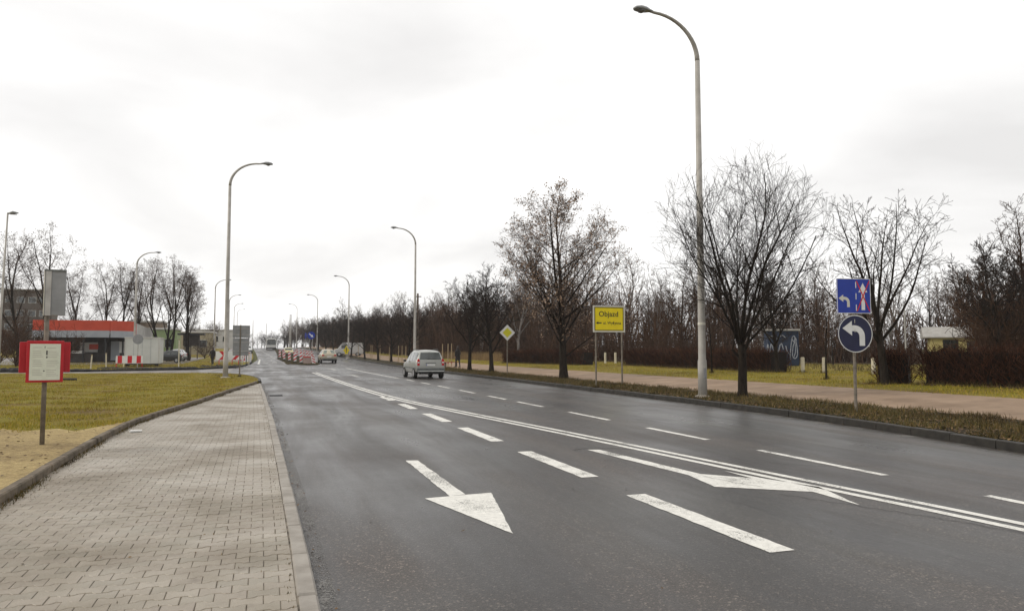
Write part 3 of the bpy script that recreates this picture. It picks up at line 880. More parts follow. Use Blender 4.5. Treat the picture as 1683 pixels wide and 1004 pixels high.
# ------------------------------------------------------------------ trees
def grow(prm, seed):
    """returns wood polylines: list of (points, radii, level)"""
    r = random.Random(seed)
    out = []
    H = prm['H']
    ez, erx, erz = prm['env']                # crown centre height, horizontal and vertical half sizes
    def inside(p, lvl):
        k = 1.0 + 0.10 * math.sin(3.1 * p.x + 2.3 * p.y + seed) + 0.06 * math.sin(7 * p.z + seed)
        dz = p.z - ez
        rzz = erz if dz > 0 else prm.get('erz_low', erz)
        return (p.x ** 2 + p.y ** 2) / erx ** 2 + (dz / rzz) ** 2 < k * k
    L = prm['levels']
    def branch(p, d, length, rad, lvl):
        q = L[lvl]
        n = q['seg']
        pts, rr = [p.copy()], [rad]
        step = length / n
        d = d.normalized()
        for i in range(n):
            j = q['jit']
            d = (d + Vector((r.gauss(0, j), r.gauss(0, j), r.gauss(0, j) + q['up']))).normalized()
            p = p + d * step
            if lvl > 0 and not inside(p, lvl) and i >= 1: break
            pts.append(p.copy())
            rr.append(max(rad * (1 - q['taper'] * (i + 1) / n), prm['rmin']))
        if len(pts) < 2: return
        out.append((pts, rr, lvl))
        if lvl + 1 >= len(L): return
        c = L[lvl + 1]
        tot = len(pts) - 1
        cnt = max(1, int(round(q['kids'] * (tot / n) * r.uniform(.85, 1.15))))
        ga = r.uniform(0, 6.28)
        for k in range(cnt):
            t = q['t0'] + (0.99 - q['t0']) * ((k + r.random()) / cnt)
            f = t * tot; i = min(int(f), tot - 1); fr = f - i
            a = pts[i].lerp(pts[i + 1], fr)
            dd = (pts[i + 1] - pts[i]).normalized()
            ga += 2.4 + r.uniform(-.5, .5)
            u = dd.orthogonal().normalized(); w = dd.cross(u)
            side = u * math.cos(ga) + w * math.sin(ga)
            ang = R(c['ang'] + r.gauss(0, c.get('angv', 9)))
            nd = dd * math.cos(ang) + side * math.sin(ang)
            rad0 = (rr[i] * (1 - fr) + rr[i + 1] * fr)
            ln = c['len'] * (1 - c.get('short', .45) * t) * r.uniform(.7, 1.25) if lvl == 0 else length * c['rel'] * (1 - .35 * t) * r.uniform(.65, 1.3)
            branch(a, nd, ln, max(min(rad0 * c['rr'], rad0 * .9), prm['rmin']), lvl + 1)
    lean = prm.get('lean', (0, 0))
    branch(Vector((0, 0, -.1)), Vector((lean[0], lean[1], 1)), prm['trunk'], prm['rad'], 0)
    for ft, dv, ln, rad in prm.get('forks', []):
        tp_ = out[0][0]
        branch(tp_[int(ft * (len(tp_) - 1))], Vector(dv), ln, rad, 1)
    for dv, ln, rad in prm.get('leaders', []):
        t0 = out[0][0][-1]
        branch(t0, Vector(dv), ln, rad, 1)
    return out

def tubes(polys, sides):
    """numpy tubes for polylines grouped by length"""
    groups = {}
    for pts, rr, _ in polys: groups.setdefault(len(pts), []).append((pts, rr))
    Vs, Fs, base = [], [], 0
    for n, lst in groups.items():
        P = np.array([[tuple(q) for q in pts] for pts, _ in lst]); Rr = np.array([rr for _, rr in lst])
        T = np.empty_like(P)
        T[:, 1:-1] = P[:, 2:] - P[:, :-2]; T[:, 0] = P[:, 1] - P[:, 0]; T[:, -1] = P[:, -1] - P[:, -2]
        T /= np.linalg.norm(T, axis=2, keepdims=True) + 1e-9
        ref = np.where(np.abs(T[:, :1, 2:3]) < .8, np.array([0, 0, 1.0]), np.array([1.0, 0, 0]))
        U = np.cross(T, ref); U /= np.linalg.norm(U, axis=2, keepdims=True) + 1e-9
        W = np.cross(T, U)
        an = np.arange(sides) * 2 * math.pi / sides
        ring = P[:, :, None] + (U[:, :, None] * np.cos(an)[None, None, :, None] + W[:, :, None] * np.sin(an)[None, None, :, None]) * Rr[:, :, None, None]
        B = len(lst)
        Vs.append(ring.reshape(-1, 3))
        idx = base + np.arange(B * n * sides).reshape(B, n, sides)
        a = idx[:, :-1]; b = idx[:, 1:]
        Fs.append(np.stack([a, np.roll(a, -1, 2), np.roll(b, -1, 2), b], -1).reshape(-1, 4))
        base += B * n * sides
    return np.vstack(Vs), np.vstack(Fs)

def tree_meshes(name, prm, seed, bark, twig, split=2):
    pol = grow(prm, seed)
    big = [q for q in pol if q[2] < split]; small = [q for q in pol if q[2] >= split]
    # flare the foot of the trunk
    t = big[0]
    big[0] = ([t[0][0]] + t[0][1:], [t[1][0] * prm.get('flare', 1.25)] + t[1][1:], 0)
    V1, F1 = tubes([q for q in big if q[2] == 0], 10)
    limbs = [q for q in big if q[2] > 0]
    if limbs:
        V2, F2 = tubes(limbs, 5)
        V1, F1 = np.vstack([V1, V2]), np.vstack([F1, F2 + len(V1)])
    trunk = np_mesh('trunk', V1, F1, bark, True)
    V3, F3 = tubes(small, 3)
    crown = np_mesh('crown', V3, F3, twig)
    tips = np.array([tuple(q[0][-1]) for q in small]); mids = np.array([tuple(q[0][len(q[0]) // 2]) for q in small])
    return trunk, crown, tips, mids

def foliage_mesh(name, centres, per, spread, size, m, droop=0.0, elong=1.6):
    c = np.repeat(centres, per, axis=0)
    n = len(c)
    c = c + nrng.normal(0, spread, (n, 3)); c[:, 2] -= np.abs(nrng.normal(0, droop, n)) if droop else 0
    a = nrng.normal(0, 1, (n, 3)); a[:, 2] -= droop * 8; a /= np.linalg.norm(a, axis=1, keepdims=True)
    b = np.cross(a, nrng.normal(0, 1, (n, 3))); b /= np.linalg.norm(b, axis=1, keepdims=True) + 1e-9
    s = size * nrng.uniform(.6, 1.3, (n, 1))
    V = np.stack([c - a * s * elong / 2, c - b * s * .5, c + a * s * elong / 2, c + b * s * .5], 1).reshape(-1, 3)
    return np_mesh(name, V, np.arange(4 * n).reshape(-1, 4), m)

def tree_thing(name, label, meshes, loc, rz=0.0, sc=1.0, group=None, extra=None):
    t = thing(name, label, 'tree', loc, rz, group)
    t.scale = (sc, sc, sc) if not hasattr(sc, '__len__') else sc
    link(bpy.data.objects.new('trunk', meshes[0]), t)
    link(bpy.data.objects.new('crown', meshes[1]), t)
    if extra: link(bpy.data.objects.new(extra[0], extra[1]), t)
    return t

def ground_z(x, y):
    if x > 12.4: return gz(y) + land_r(x - bend(y))
    return gz(y) + .11

# the bare spreading tree nearest the road
PB = dict(H=7.7, trunk=1.75, rad=.15, rmin=.0036, env=(4.55, 2.85, 3.3), erz_low=3.0, lean=(.07, .0), flare=1.35,
          levels=[dict(seg=6, jit=.03, up=.03, taper=.25, kids=7, t0=.68),
                  dict(seg=10, jit=.07, up=.045, taper=.85, kids=12, t0=.2, ang=40, len=4.7, rr=.36, short=.1),
                  dict(seg=7, jit=.10, up=.05, taper=.75, kids=8, t0=.18, ang=38, rel=.50, rr=.48),
                  dict(seg=5, jit=.13, up=.06, taper=.6, kids=5, t0=.15, ang=36, rel=.52, rr=.55),
                  dict(seg=4, jit=.15, up=.07, taper=.4, kids=0, t0=.2, ang=34, rel=.66, rr=.7)],
          leaders=[((.22, .1, 1), 5.6, .066), ((-.32, .15, 1), 5.4, .060), ((.1, -.3, 1), 5.2, .055), ((.60, -.1, 1), 5.0, .050), ((-.72, -.15, 1), 5.0, .052), ((0, .5, 1), 5.0, .045)])
tb = tree_meshes('tree', PB, 5, M['bark_dark'], M['twig_dark'], 3)
tree_thing('street_tree', 'bare wide-crowned tree on the verge just right of the tall lamp post', tb, (14.09, 19.33, .17), 0.3)
# the tall tree that keeps some brown leaves
PA = dict(H=9.6, trunk=7.8, rad=.21, rmin=.005, env=(4.1, 4.4, 5.7), erz_low=2.9, lean=(-.012, 0), flare=1.3,
          levels=[dict(seg=14, jit=.02, up=.03, taper=.88, kids=20, t0=.22),
                  dict(seg=10, jit=.05, up=.045, taper=.85, kids=11, t0=.15, ang=50, len=6.0, rr=.40, short=.66),
                  dict(seg=7, jit=.09, up=.04, taper=.75, kids=7, t0=.12, ang=40, rel=.42, rr=.55),
                  dict(seg=4, jit=.13, up=.03, taper=.5, kids=4, t0=.15, ang=42, rel=.42, rr=.6),
                  dict(seg=3, jit=.15, up=.02, taper=.4, kids=0, t0=.2, ang=40, rel=.6, rr=.7)],
          leaders=[((.05, 0, 1), 1.9, .03)], forks=[(.24, (-.30, -.1, 1), 7.6, .095), (.34, (.5, .1, 1), 4.8, .06), (.22, (-1.3, .1, .7), 4.2, .045), (.22, (1.3, -.1, .75), 4.2, .045), (.2, (.3, -1.2, .8), 3.8, .04), (.3, (-.8, .2, 1), 4.8, .06), (.36, (.1, .6, 1), 5.0, .055), (.3, (.85, -.2, 1), 4.6, .05)])
ta = tree_meshes('tree', PA, 21, M['bark_dark'], M['twig_grey'], 2)
lm = foliage_mesh('leaves', ta[2][nrng.random(len(ta[2])) < .36], 2, .08, .055, M['leaf_brown'], .05)
tree_thing('street_tree', 'tall tree keeping withered brown leaves left of the yellow detour sign', ta, (14.40, 34.4, .19), 0.9, (1.08, 1.08, 1.03), extra=('leaves', lm))
# sparse upswept tree behind the blue signs
PC = dict(H=6.6, trunk=2.0, rad=.15, rmin=.006, env=(4.3, 2.9, 2.7), erz_low=2.8, flare=1.3,
          levels=[dict(seg=6, jit=.03, up=.02, taper=.3, kids=5, t0=.7),
                  dict(seg=10, jit=.05, up=.02, taper=.85, kids=9, t0=.25, ang=36, len=4.6, rr=.5, short=.05),
                  dict(seg=6, jit=.09, up=.03, taper=.75, kids=6, t0=.2, ang=38, rel=.42, rr=.5),
                  dict(seg=4, jit=.14, up=.03, taper=.5, kids=3, t0=.2, ang=42, rel=.45, rr=.6),
                  dict(seg=3, jit=.15, up=.02, taper=.4, kids=0, t0=.2, ang=42, rel=.5, rr=.7)],
          leaders=[((.1, .05, 1), 4.6, .07), ((-.3, .2, 1), 4.4, .065), ((.35, -.2, 1), 4.4, .065), ((-.12, -.35, 1), 4.3, .055)])
tcx = tree_meshes('tree', PC, 8, M['bark_dark'], M['twig_dark'], 2)
tree_thing('street_tree', 'sparse upswept bare tree at the hedge end behind the blue signs', tcx, (20.59, 20.1, .44), 1.2)
# common park trees, used along the row and in the wood
def park(seed, H, spread, bark, twig, dense=1.0, rmin=.008, low=.25):
    prm = dict(H=H, trunk=H * .62, rad=H * .017 + .03, rmin=rmin, env=(H * .58, spread, H * .43), erz_low=H * .42, flare=1.3,
               levels=[dict(seg=8, jit=.04, up=.03, taper=.75, kids=int(13 * dense), t0=low),
                       dict(seg=7, jit=.09, up=.05, taper=.8, kids=int(10 * dense), t0=.15, ang=44, len=H * .52, rr=.5, short=.35),
                       dict(seg=5, jit=.12, up=.05, taper=.7, kids=int(7 * dense), t0=.12, ang=40, rel=.45, rr=.55),
                       dict(seg=3, jit=.15, up=.06, taper=.5, kids=4, t0=.1, ang=40, rel=.5, rr=.65),
                       dict(seg=2, jit=.16, up=.05, taper=.4, kids=0, t0=.1, ang=38, rel=.6, rr=.7)],
               leaders=[((.05, 0, 1), H * .3, H * .006)])
    return tree_meshes('tree', prm, seed, bark, twig, 2)
pk = [park(31, 7.4, 2.5, M['bark_dark'], M['twig_dark'], 1.0), park(32, 7.6, 2.7, M['bark_dark'], M['twig_dark'], 1.0)]
row_labels = {0: 'bare tree on the verge beside the walker, second left of the diamond sign',
              1: 'bare tree on the verge just left of the yellow diamond sign'}
for i, (x, yv, s, k) in enumerate([(14.06, 51.2, 1.0, 0), (14.6, 47.5, 1.02, 1)]):
    tree_thing('street_tree', row_labels[i], pk[k], (x, yv, ground_z(x, yv)), 1.7 * i + .4, s)
for i, (x, yv, s) in enumerate([(13.9, 74, .95), (14.1, 86, .92), (13.6, 93, .95), (13.2, 103, .9), (12.9, 117, .95), (12.5, 129, .95), (12.2, 141, 1.0), (11.9, 154, 1.0), (11.6, 172, 1.05), (10.8, 190, 1.05)]):
    tree_thing('street_tree', 'bare dark tree in the far row along the right verge beyond the silver car', pk[i % 2], (x, yv, ground_z(x, yv)), i * 1.3, s, 'far verge trees')
# thin young trees on the open grass
PY = dict(H=3.2, trunk=2.6, rad=.045, rmin=.005, env=(2.0, .8, 1.3), erz_low=1.1, flare=1.2,
          levels=[dict(seg=7, jit=.03, up=.03, taper=.7, kids=7, t0=.35), dict(seg=5, jit=.08, up=.04, taper=.7, kids=5, t0=.2, ang=42, len=1.2, rr=.45),
                  dict(seg=3, jit=.1, up=.04, taper=.5, kids=0, t0=.2, ang=40, rel=.45, rr=.6)])
ty = tree_meshes('tree', PY, 4, M['bark_dark'], M['twig_dark'], 1)
tree_thing('young_tree', 'thin bare sapling between two white posts left of the blue signs', ty, (21.35, 23.8, .46), 0)
tree_thing('young_tree', 'thin bare sapling on the open grass right behind the round arrow sign', ty, (29.0, 30.2, .5), 1.2, .9)
tree_thing('young_tree', 'slim bare sapling at the far edge of the open grass', ty, (42.4, 46.5, .5), 2.2, 1.2)
tree_thing('park_tree', 'dark trunked bare tree standing at the right end of the long hedge', pk[0], (24.9, 31.2, .5), 2.5, .82)
tree_thing('park_tree', 'small bare tree before the hedge behind the tall lamp post', ty, (22.0, 32.7, .47), 2.9, 1.1)

# the wood behind the hedges
wd = [park(41, 10.5, 2.9, M['bark_brown'], M['twig_brown'], .9, .010), park(42, 9.5, 3.1, M['bark_brown'], M['twig_brown'], .95, .010, .15),
      park(43, 11.5, 2.6, M['bark_grey'], M['twig_grey'], .85, .010), park(44, 8.0, 3.2, M['bark_dark'], M['twig_dark'], 1.0, .010, .1)]
bi = park(45, 12.5, 2.3, M['bark_birch'], M['twig_grey'], .8, .009)
PS = dict(H=3, trunk=.5, rad=.05, rmin=.008, env=(1.5, 1.7, 1.7), erz_low=1.5, flare=1.0,
          levels=[dict(seg=2, jit=.05, up=.0, taper=.3, kids=14, t0=.1), dict(seg=6, jit=.1, up=.05, taper=.7, kids=9, t0=.1, ang=40, len=2.6, rr=.5, short=0),
                  dict(seg=4, jit=.14, up=.05, taper=.5, kids=6, t0=.1, ang=40, rel=.45, rr=.6), dict(seg=2, jit=.15, up=.03, taper=.4, kids=0, t0=.1, ang=42, rel=.5, rr=.7)])
sh = tree_meshes('shrub', PS, 6, M['bark_brown'], M['twig_brown'], 1)
wr = random.Random(77)
def wood_edge(yv):
    return interp(yv, [0, 20, 35, 48, 60, 75, 90, 110, 200, 320], [66, 60, 58, 57, 41, 29, 23.5, 20.5, 14.5, 3])
cnt = 0
for row in range(7):
    yv = 6.0 + row
    while yv < 300:
        x = wood_edge(yv) + 1.0 + row * 4.3 + wr.uniform(-1.3, 1.3)
        if not (row > 3 and yv > 170):
            k = wr.randrange(5)
            m_ = (wd + [bi])[k]
            if 78 > yv > 52 and x < 38: yv += 2; continue
            s = wr.uniform(.62, .92) * (1.0 + .03 * row) * interp(yv, [30, 60, 75, 110], [.95, 1.0, 1.25, 1.12])
            t = tree_thing('woodland_tree', 'bare tree among many in the brown wood behind the footpath', m_, (x, yv, gz(yv) + .5), wr.uniform(0, 6.28), (s, s, s * wr.uniform(.9, 1.1)), 'wood behind the footpath')
            cnt += 1
        yv += wr.uniform(3.6, 6.2) * (1 + yv / 160)
yv = 8
while yv < 210:
    for row in range(2):
        x = wood_edge(yv) + row * 3.2 + wr.uniform(-.8, .9)
        s = wr.uniform(.75, 1.25)
        t = thing('shrub', 'bare brown shrub in the undergrowth at the wood edge', 'shrub', (x, yv + wr.uniform(-1, 1), gz(yv) + .48), wr.uniform(0, 6.28), 'undergrowth at the wood edge')
        t.scale = (s, s, s * wr.uniform(.7, 1.1))
        link(bpy.data.objects.new('stem', sh[0]), t); link(bpy.data.objects.new('branches', sh[1]), t)
    yv += wr.uniform(2.0, 3.2) * (1 + yv / 200)
# the inside of the wood: uncountable stems and twigs
ms = []
wr2 = np.random.default_rng(9)
def add_stem(x, yv, z, h, r0):
    a = np.array([x, yv, z - .1]); tip = a + np.array([wr2.normal(0, .3) * h * .5, wr2.normal(0, .3) * h * .5, h])
    mid = (a + tip) / 2 + wr2.normal(0, .22, 3)
    ms.append(([a, mid, tip], [r0, r0 * .65, .012], 0))
    for q in range(8):
        t = wr2.uniform(.12, .98); b0 = a + (tip - a) * t
        d = np.array([wr2.normal(0, .8), wr2.normal(0, .8), wr2.uniform(.1, 1.2)]); d /= np.linalg.norm(d)
        ln = wr2.uniform(.5, 1.6) * (1.15 - .6 * t)
        b1 = b0 + d * ln * .5 + wr2.normal(0, .06, 3); b2 = b1 + (d + wr2.normal(0, .3, 3)) * ln * .5
        ms.append(([b0, b1, b2], [.020, .015, .010], 0))
for i in range(8000):
    yv = 8 + 210 * wr2.random() ** 1.5
    x = wood_edge(yv) + wr2.uniform(.3, 22)
    h = wr2.uniform(2.2, 6.6) * interp(yv, [30, 60, 75, 120], [.9, 1.0, 1.4, 1.25])
    add_stem(x, yv, gz(yv) + .5, h, wr2.uniform(.03, .07))
V_, F_ = tubes(ms, 3)
wi = bpy.data.objects.new('wood_interior', np_mesh('wood_interior', V_, F_, M['wood_mass'])); COL.objects.link(wi)
tag(wi, 'dense brown tangle of stems filling the inside of the wood', 'woodland', kind='stuff')
# dense dark trees at the right edge of the picture
for i, (x, yv, k, s, lb) in enumerate([(39.8, 30.6, 3, 1.02, 'dark dense bare tree behind the hedge at the right edge of the photo'),
                                       (47.5, 37.5, 1, .85, 'brown bushy bare tree right of the yellow hut'),
                                       (42.2, 30.6, 0, 1.0, 'tall bare tree rising highest at the right edge behind the hedge'),
                                       (51.0, 40.0, 3, .72, 'low dark bare tree hiding the right end of the yellow hut')]):
    tree_thing('park_tree', lb, wd[k], (x, yv, .5), i * 1.9, s)
for i, (x, yv) in enumerate([(39.2, 31.0), (40.6, 31.2), (42.0, 30.8), (43.5, 32.5), (45.4, 35.2)]):
    t = thing('shrub', 'thick dark shrub behind the hedge at the right edge of the photo', 'shrub', (x, yv, .5), i * 1.1, 'shrubs behind the right hedge')
    t.scale = (1.5, 1.5, 1.9)
    link(bpy.data.objects.new('stem', sh[0]), t); link(bpy.data.objects.new('branches', sh[1]), t)
# trees behind the pavilion on the left
def locust(seed, H, spread):
    prm = dict(H=H, trunk=H * .5, rad=H * .012 + .03, rmin=.007, env=(H * .64, spread, H * .38), erz_low=H * .42, flare=1.3,
               levels=[dict(seg=8, jit=.05, up=.02, taper=.5, kids=5, t0=.3), dict(seg=9, jit=.08, up=.06, taper=.85, kids=9, t0=.3, ang=30, len=H * .5, rr=.6, short=.2),
                       dict(seg=6, jit=.12, up=.05, taper=.75, kids=7, t0=.25, ang=42, rel=.42, rr=.5), dict(seg=4, jit=.18, up=.02, taper=.5, kids=5, t0=.2, ang=45, rel=.5, rr=.6),
                       dict(seg=2, jit=.2, up=0, taper=.4, kids=0, t0=.1, ang=45, rel=.5, rr=.7)],
               leaders=[((.15, .1, 1), H * .48, H * .008), ((-.25, 0, 1), H * .46, H * .007)])
    t = tree_meshes('tree', prm, seed, M['bark_dark'], M['twig_brown'], 2)
    lf = foliage_mesh('seed_pods', t[2][nrng.random(len(t[2])) < .4], 2, .12, .08, M['seed'], .05, 1.3)
    return t, lf
lo = [locust(61, 13.5, 4.6), locust(62, 13, 3.4), locust(63, 13.4, 4.2)]
LT = [(-18.6, 77, 0, 1.0, 'tall open bare tree leftmost, behind the bus stop sign'), (-21.6, 79, 2, 1.0, 'bare tree at the left edge of the photo beside the thin lamp post'),
      (-21.6, 101, 1, .96, 'slender bare tree rising behind the left end of the orange roof'), (-19.4, 103, 2, .98, 'bare tree behind the middle of the orange roof'),
      (-17.2, 104, 1, 1.05, 'slim bare tree behind the right half of the orange roof'), (-15.2, 105, 0, 1.0, 'bare tree behind the orange roof corner and the lamp'),
      (-12.6, 100, 2, 1.02, 'forked bare tree right of the white container'), (-10.9, 98, 0, 1.0, 'dense bare tree standing above the parked black car'),
      (-9.0, 100, 1, .95, 'twiggy bare tree at the right end of the left group'),
      (-11.9, 104, 2, 1.0, 'bare tree standing behind the forked one by the container'), (-9.9, 107, 0, .95, 'spreading bare tree over the dark kiosk')]
for i, (x, yv, k, s, lb) in enumerate(LT):
    tree_thing('tree', lb, lo[k][0], (x, yv, ground_z(x, yv)), i * 1.37, s * .94, extra=('seed_pods', lo[k][1]))
for i, (x, yv, s, lb) in enumerate([(-21.0, 76, 1.7, 'thick bare bush under the leftmost tall tree'), (-18.2, 77.5, 1.4, 'dark bush before the left end of the pavilion'), (-23.5, 80, 1.8, 'thick bush at the left edge of the photo'),
                                    (-17.4, 104, 1.5, 'dark bush behind the pavilion roof'), (-8.0, 112, 1.2, 'rounded bush near the far chevron boards'), (-15.2, 108, 1.4, 'brown bush behind the white container')]):
    t = thing('shrub', lb, 'shrub', (x, yv, ground_z(x, yv)), i * 1.4)
    t.scale = (s, s, s)
    link(bpy.data.objects.new('stem', sh[0]), t); link(bpy.data.objects.new('branches', sh[1]), t)
# far trees left of the road and round the crest
wr = random.Random(5)
for i in range(34):
    yv = 175 + i * 4.2
    x = -9 - wr.uniform(0, 26) + bend(yv)
    s = wr.uniform(.6, .95)
    tree_thing('distant_tree', 'far bare tree in the mass left of the road crest', (wd + [bi])[wr.randrange(5)], (x, yv, gz(yv)), i, s, 'far trees left of the crest')
for i in range(40):
    yv = 262 + wr.uniform(0, 60)
    x = -26 + i * 1.35 + wr.uniform(-.8, .8)
    s = wr.uniform(.55, 1.05) * interp(x, [-26, -8, 0, 12, 30], [.7, .62, .75, 1.05, 1.2])
    tree_thing('distant_tree', 'far bare tree closing the view where the road drops over the crest', (wd + [bi])[wr.randrange(5)], (x, yv, gz(yv) - .1), i * 2.1, s, 'far trees beyond the crest')
for i in range(26):
    yv = 110 + wr.uniform(0, 60); x = -62 + i * 1.75 + wr.uniform(-1, 1)
    tree_thing('distant_tree', 'bare tree in the distant belt behind the left buildings', (wd + [bi])[wr.randrange(5)], (x - .1 * yv, yv + 20, gz(yv + 20)), i * 1.1, wr.uniform(.55, .8), 'belt behind the left buildings')

# ------------------------------------------------------------------ hedges
def hedge(label, pts, width, height, base_z, seed, n_per_m=420):
    h = thing('hedge', label, 'hedge', (pts[0][0], pts[0][1], base_z))
    r = np.random.default_rng(seed)
    L = [math.hypot(b[0] - a[0], b[1] - a[1]) for a, b in zip(pts, pts[1:])]
    core = MB()
    allp = []
    for (a, b), ln in zip(zip(pts, pts[1:]), L):
        d = np.array([(b[0] - a[0]) / ln, (b[1] - a[1]) / ln]); nn = np.array([-d[1], d[0]])
        k = max(2, int(ln / .5))
        for i in range(k):
            t = (i + .5) / k * ln
            c = np.array(a) + d * t - np.array(pts[0])
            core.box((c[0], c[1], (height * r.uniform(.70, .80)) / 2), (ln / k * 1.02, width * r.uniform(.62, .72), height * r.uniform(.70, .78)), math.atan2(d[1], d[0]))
        m = int(n_per_m * ln)
        t = r.uniform(-.1, ln + .1, m); w = r.uniform(-.5, .5, m) * width
        w = np.where(r.random(m) < .6, np.sign(w) * width * r.uniform(.36, .52, m), w)
        top = height * (1 + .06 * np.sin(t * 2.1 + seed) + .05 * np.sin(t * 5.3)) * r.uniform(.84, 1.12, m)
        z0 = r.uniform(0, .75, m) * height
        ln2 = r.uniform(.25, .6, m)
        p0 = np.column_stack([np.outer(t, d) + np.outer(w, nn) + (np.array(a) - np.array(pts[0])), z0])
        dirs = np.column_stack([r.normal(0, .38, m), r.normal(0, .38, m), r.uniform(.35, 1, m)])
        dirs[:, :2] += np.outer(np.sign(w) * r.uniform(0, .35, m), nn)
        dirs /= np.linalg.norm(dirs, axis=1, keepdims=True)
        p2 = p0 + dirs * ln2[:, None]
        top = np.where(r.random(m) < .05, top + r.uniform(.05, .28, m), top)
        p2[:, 2] = np.minimum(p2[:, 2], top)
        p1 = (p0 + p2) / 2 + r.normal(0, .03, (m, 3))
        allp += [([q0, q1, q2], [.011, .009, .006], 0) for q0, q1, q2 in zip(p0, p1, p2)]
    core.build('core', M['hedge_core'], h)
    V, Fc = tubes(allp, 3)
    link(bpy.data.objects.new('twigs', np_mesh('twigs', V, Fc, M['hedge'])), h)
    return h
hedge('reddish clipped bare hedge left of the yellow detour sign', [(21.9, 65.8), (24.1, 52.6)], 1.3, 1.38, .47, 1)
hedge('long brown clipped hedge behind the tall lamp post', [(27.2, 51.4), (25.4, 31.7)], 1.3, 1.38, .48, 2)
hedge('short dark hedge stub at the foot of the sparse tree', [(21.0, 20.75), (21.55, 20.0)], 1.1, 1.42, .43, 3, 700)
hedge('tall dark hedge running out of the photo at the right', [(21.9, 19.35), (22.7, 16.2), (23.9, 10.5)], 1.3, 1.45, .45, 4, 800)

# tufts and dead leaves added as contact darkening at trees, posts and hedges
tp, tz, lp_, lz_ = [], [], [], []
def contact_tuft(x, yv, z, r, n):
    a = nrng.uniform(0, 6.28, n); d = r * (1 + np.abs(nrng.normal(0, .6, n)))
    tp.append(np.column_stack([x + np.cos(a) * d, yv + np.sin(a) * d])); tz.append(np.full(n, z))
    k = n // 3
    a = nrng.uniform(0, 6.28, k); d = r * (1.2 + np.abs(nrng.normal(0, 1.6, k)))
    lp_.append(np.column_stack([x + np.cos(a) * d, yv + np.sin(a) * d])); lz_.append(np.full(k, z + .03))
for x, yv, r in [(14.09, 19.33, .22), (14.4, 34.4, .27), (20.59, 20.1, .2), (14.06, 51.2, .2), (14.6, 47.5, .2), (13.13, 13.82, .05), (12.7, 26.95, .05), (13.84, 26.9, .05), (13.55, 40.95, .05), (21.35, 23.8, .06), (24.9, 31.2, .2), (22, 32.7, .06), (26.4, 31.1, .1), (26.7, 29.9, .1), (26.85, 26.9, .1), (13.14, 20.05, .32)]:
    contact_tuft(x, yv, ground_z(x, yv) - .01, r, 110)
for x, yv, r in [(-2.05, 43.9, .3), (-1.35, 45.2, .05)]:
    contact_tuft(x, yv, .12, r, 60)
for (xa, ya), (xb, yb) in [((21.9, 65.8), (24.1, 52.6)), ((27.2, 51.4), (25.4, 31.7)), ((21.0, 20.75), (21.55, 20.0)), ((21.9, 19.35), (22.7, 16.2)), ((22.7, 16.2), (23.9, 10.5))]:
    n = int(math.hypot(xb - xa, yb - ya) * 120)
    t = nrng.random(n)
    x = xa + (xb - xa) * t - .62 - np.abs(nrng.normal(0, .16, n)); yv = ya + (yb - ya) * t - .1
    tp.append(np.column_stack([x, yv])); tz.append(GZ(yv) + LR(x))
    x = xa + (xb - xa) * t - .6 - np.abs(nrng.normal(0, .35, n))
    lp_.append(np.column_stack([x, yv])); lz_.append(GZ(yv) + LR(x) + .04)
blades('contact_tufts', np.vstack(tp), np.concatenate(tz), .06, .24, .02, M['verge_blades'], 'longer grass tufts added as contact darkening round tree feet, posts and hedge bottoms')
leaves('contact_leaves', np.vstack(lp_), np.concatenate(lz_), .04, M['dead_leaves'], 'dead leaves added as contact darkening against trunks, posts and hedges')
# grit, moss and seedlings in the paving joints
n = 2600
yv = nrng.uniform(4.4, 30, n); xk = np.vectorize(lk_x)(yv); xr = np.vectorize(kerb_l)(yv) - .14
x = np.where(nrng.random(n) < .45, xk + .06 + np.abs(nrng.normal(0, .18, n)), np.where(nrng.random(n) < .5, xr - np.abs(nrng.normal(0, .03, n)), xk + (xr - xk) * nrng.random(n)))
p = np.column_stack([x, yv])[(x < xr) & (x > xk + .05)]
row_ = np.round((p[:, 1] - 3.6) / BPITCH - .5) + .5
p[:, 1] = 3.6 + row_ * BPITCH + nrng.normal(0, .012, len(p))
blades('joint_moss', p, np.full(len(p), .028), .006, .022, .012, M['verge_blades'], 'moss and tiny weeds in the paving joints')
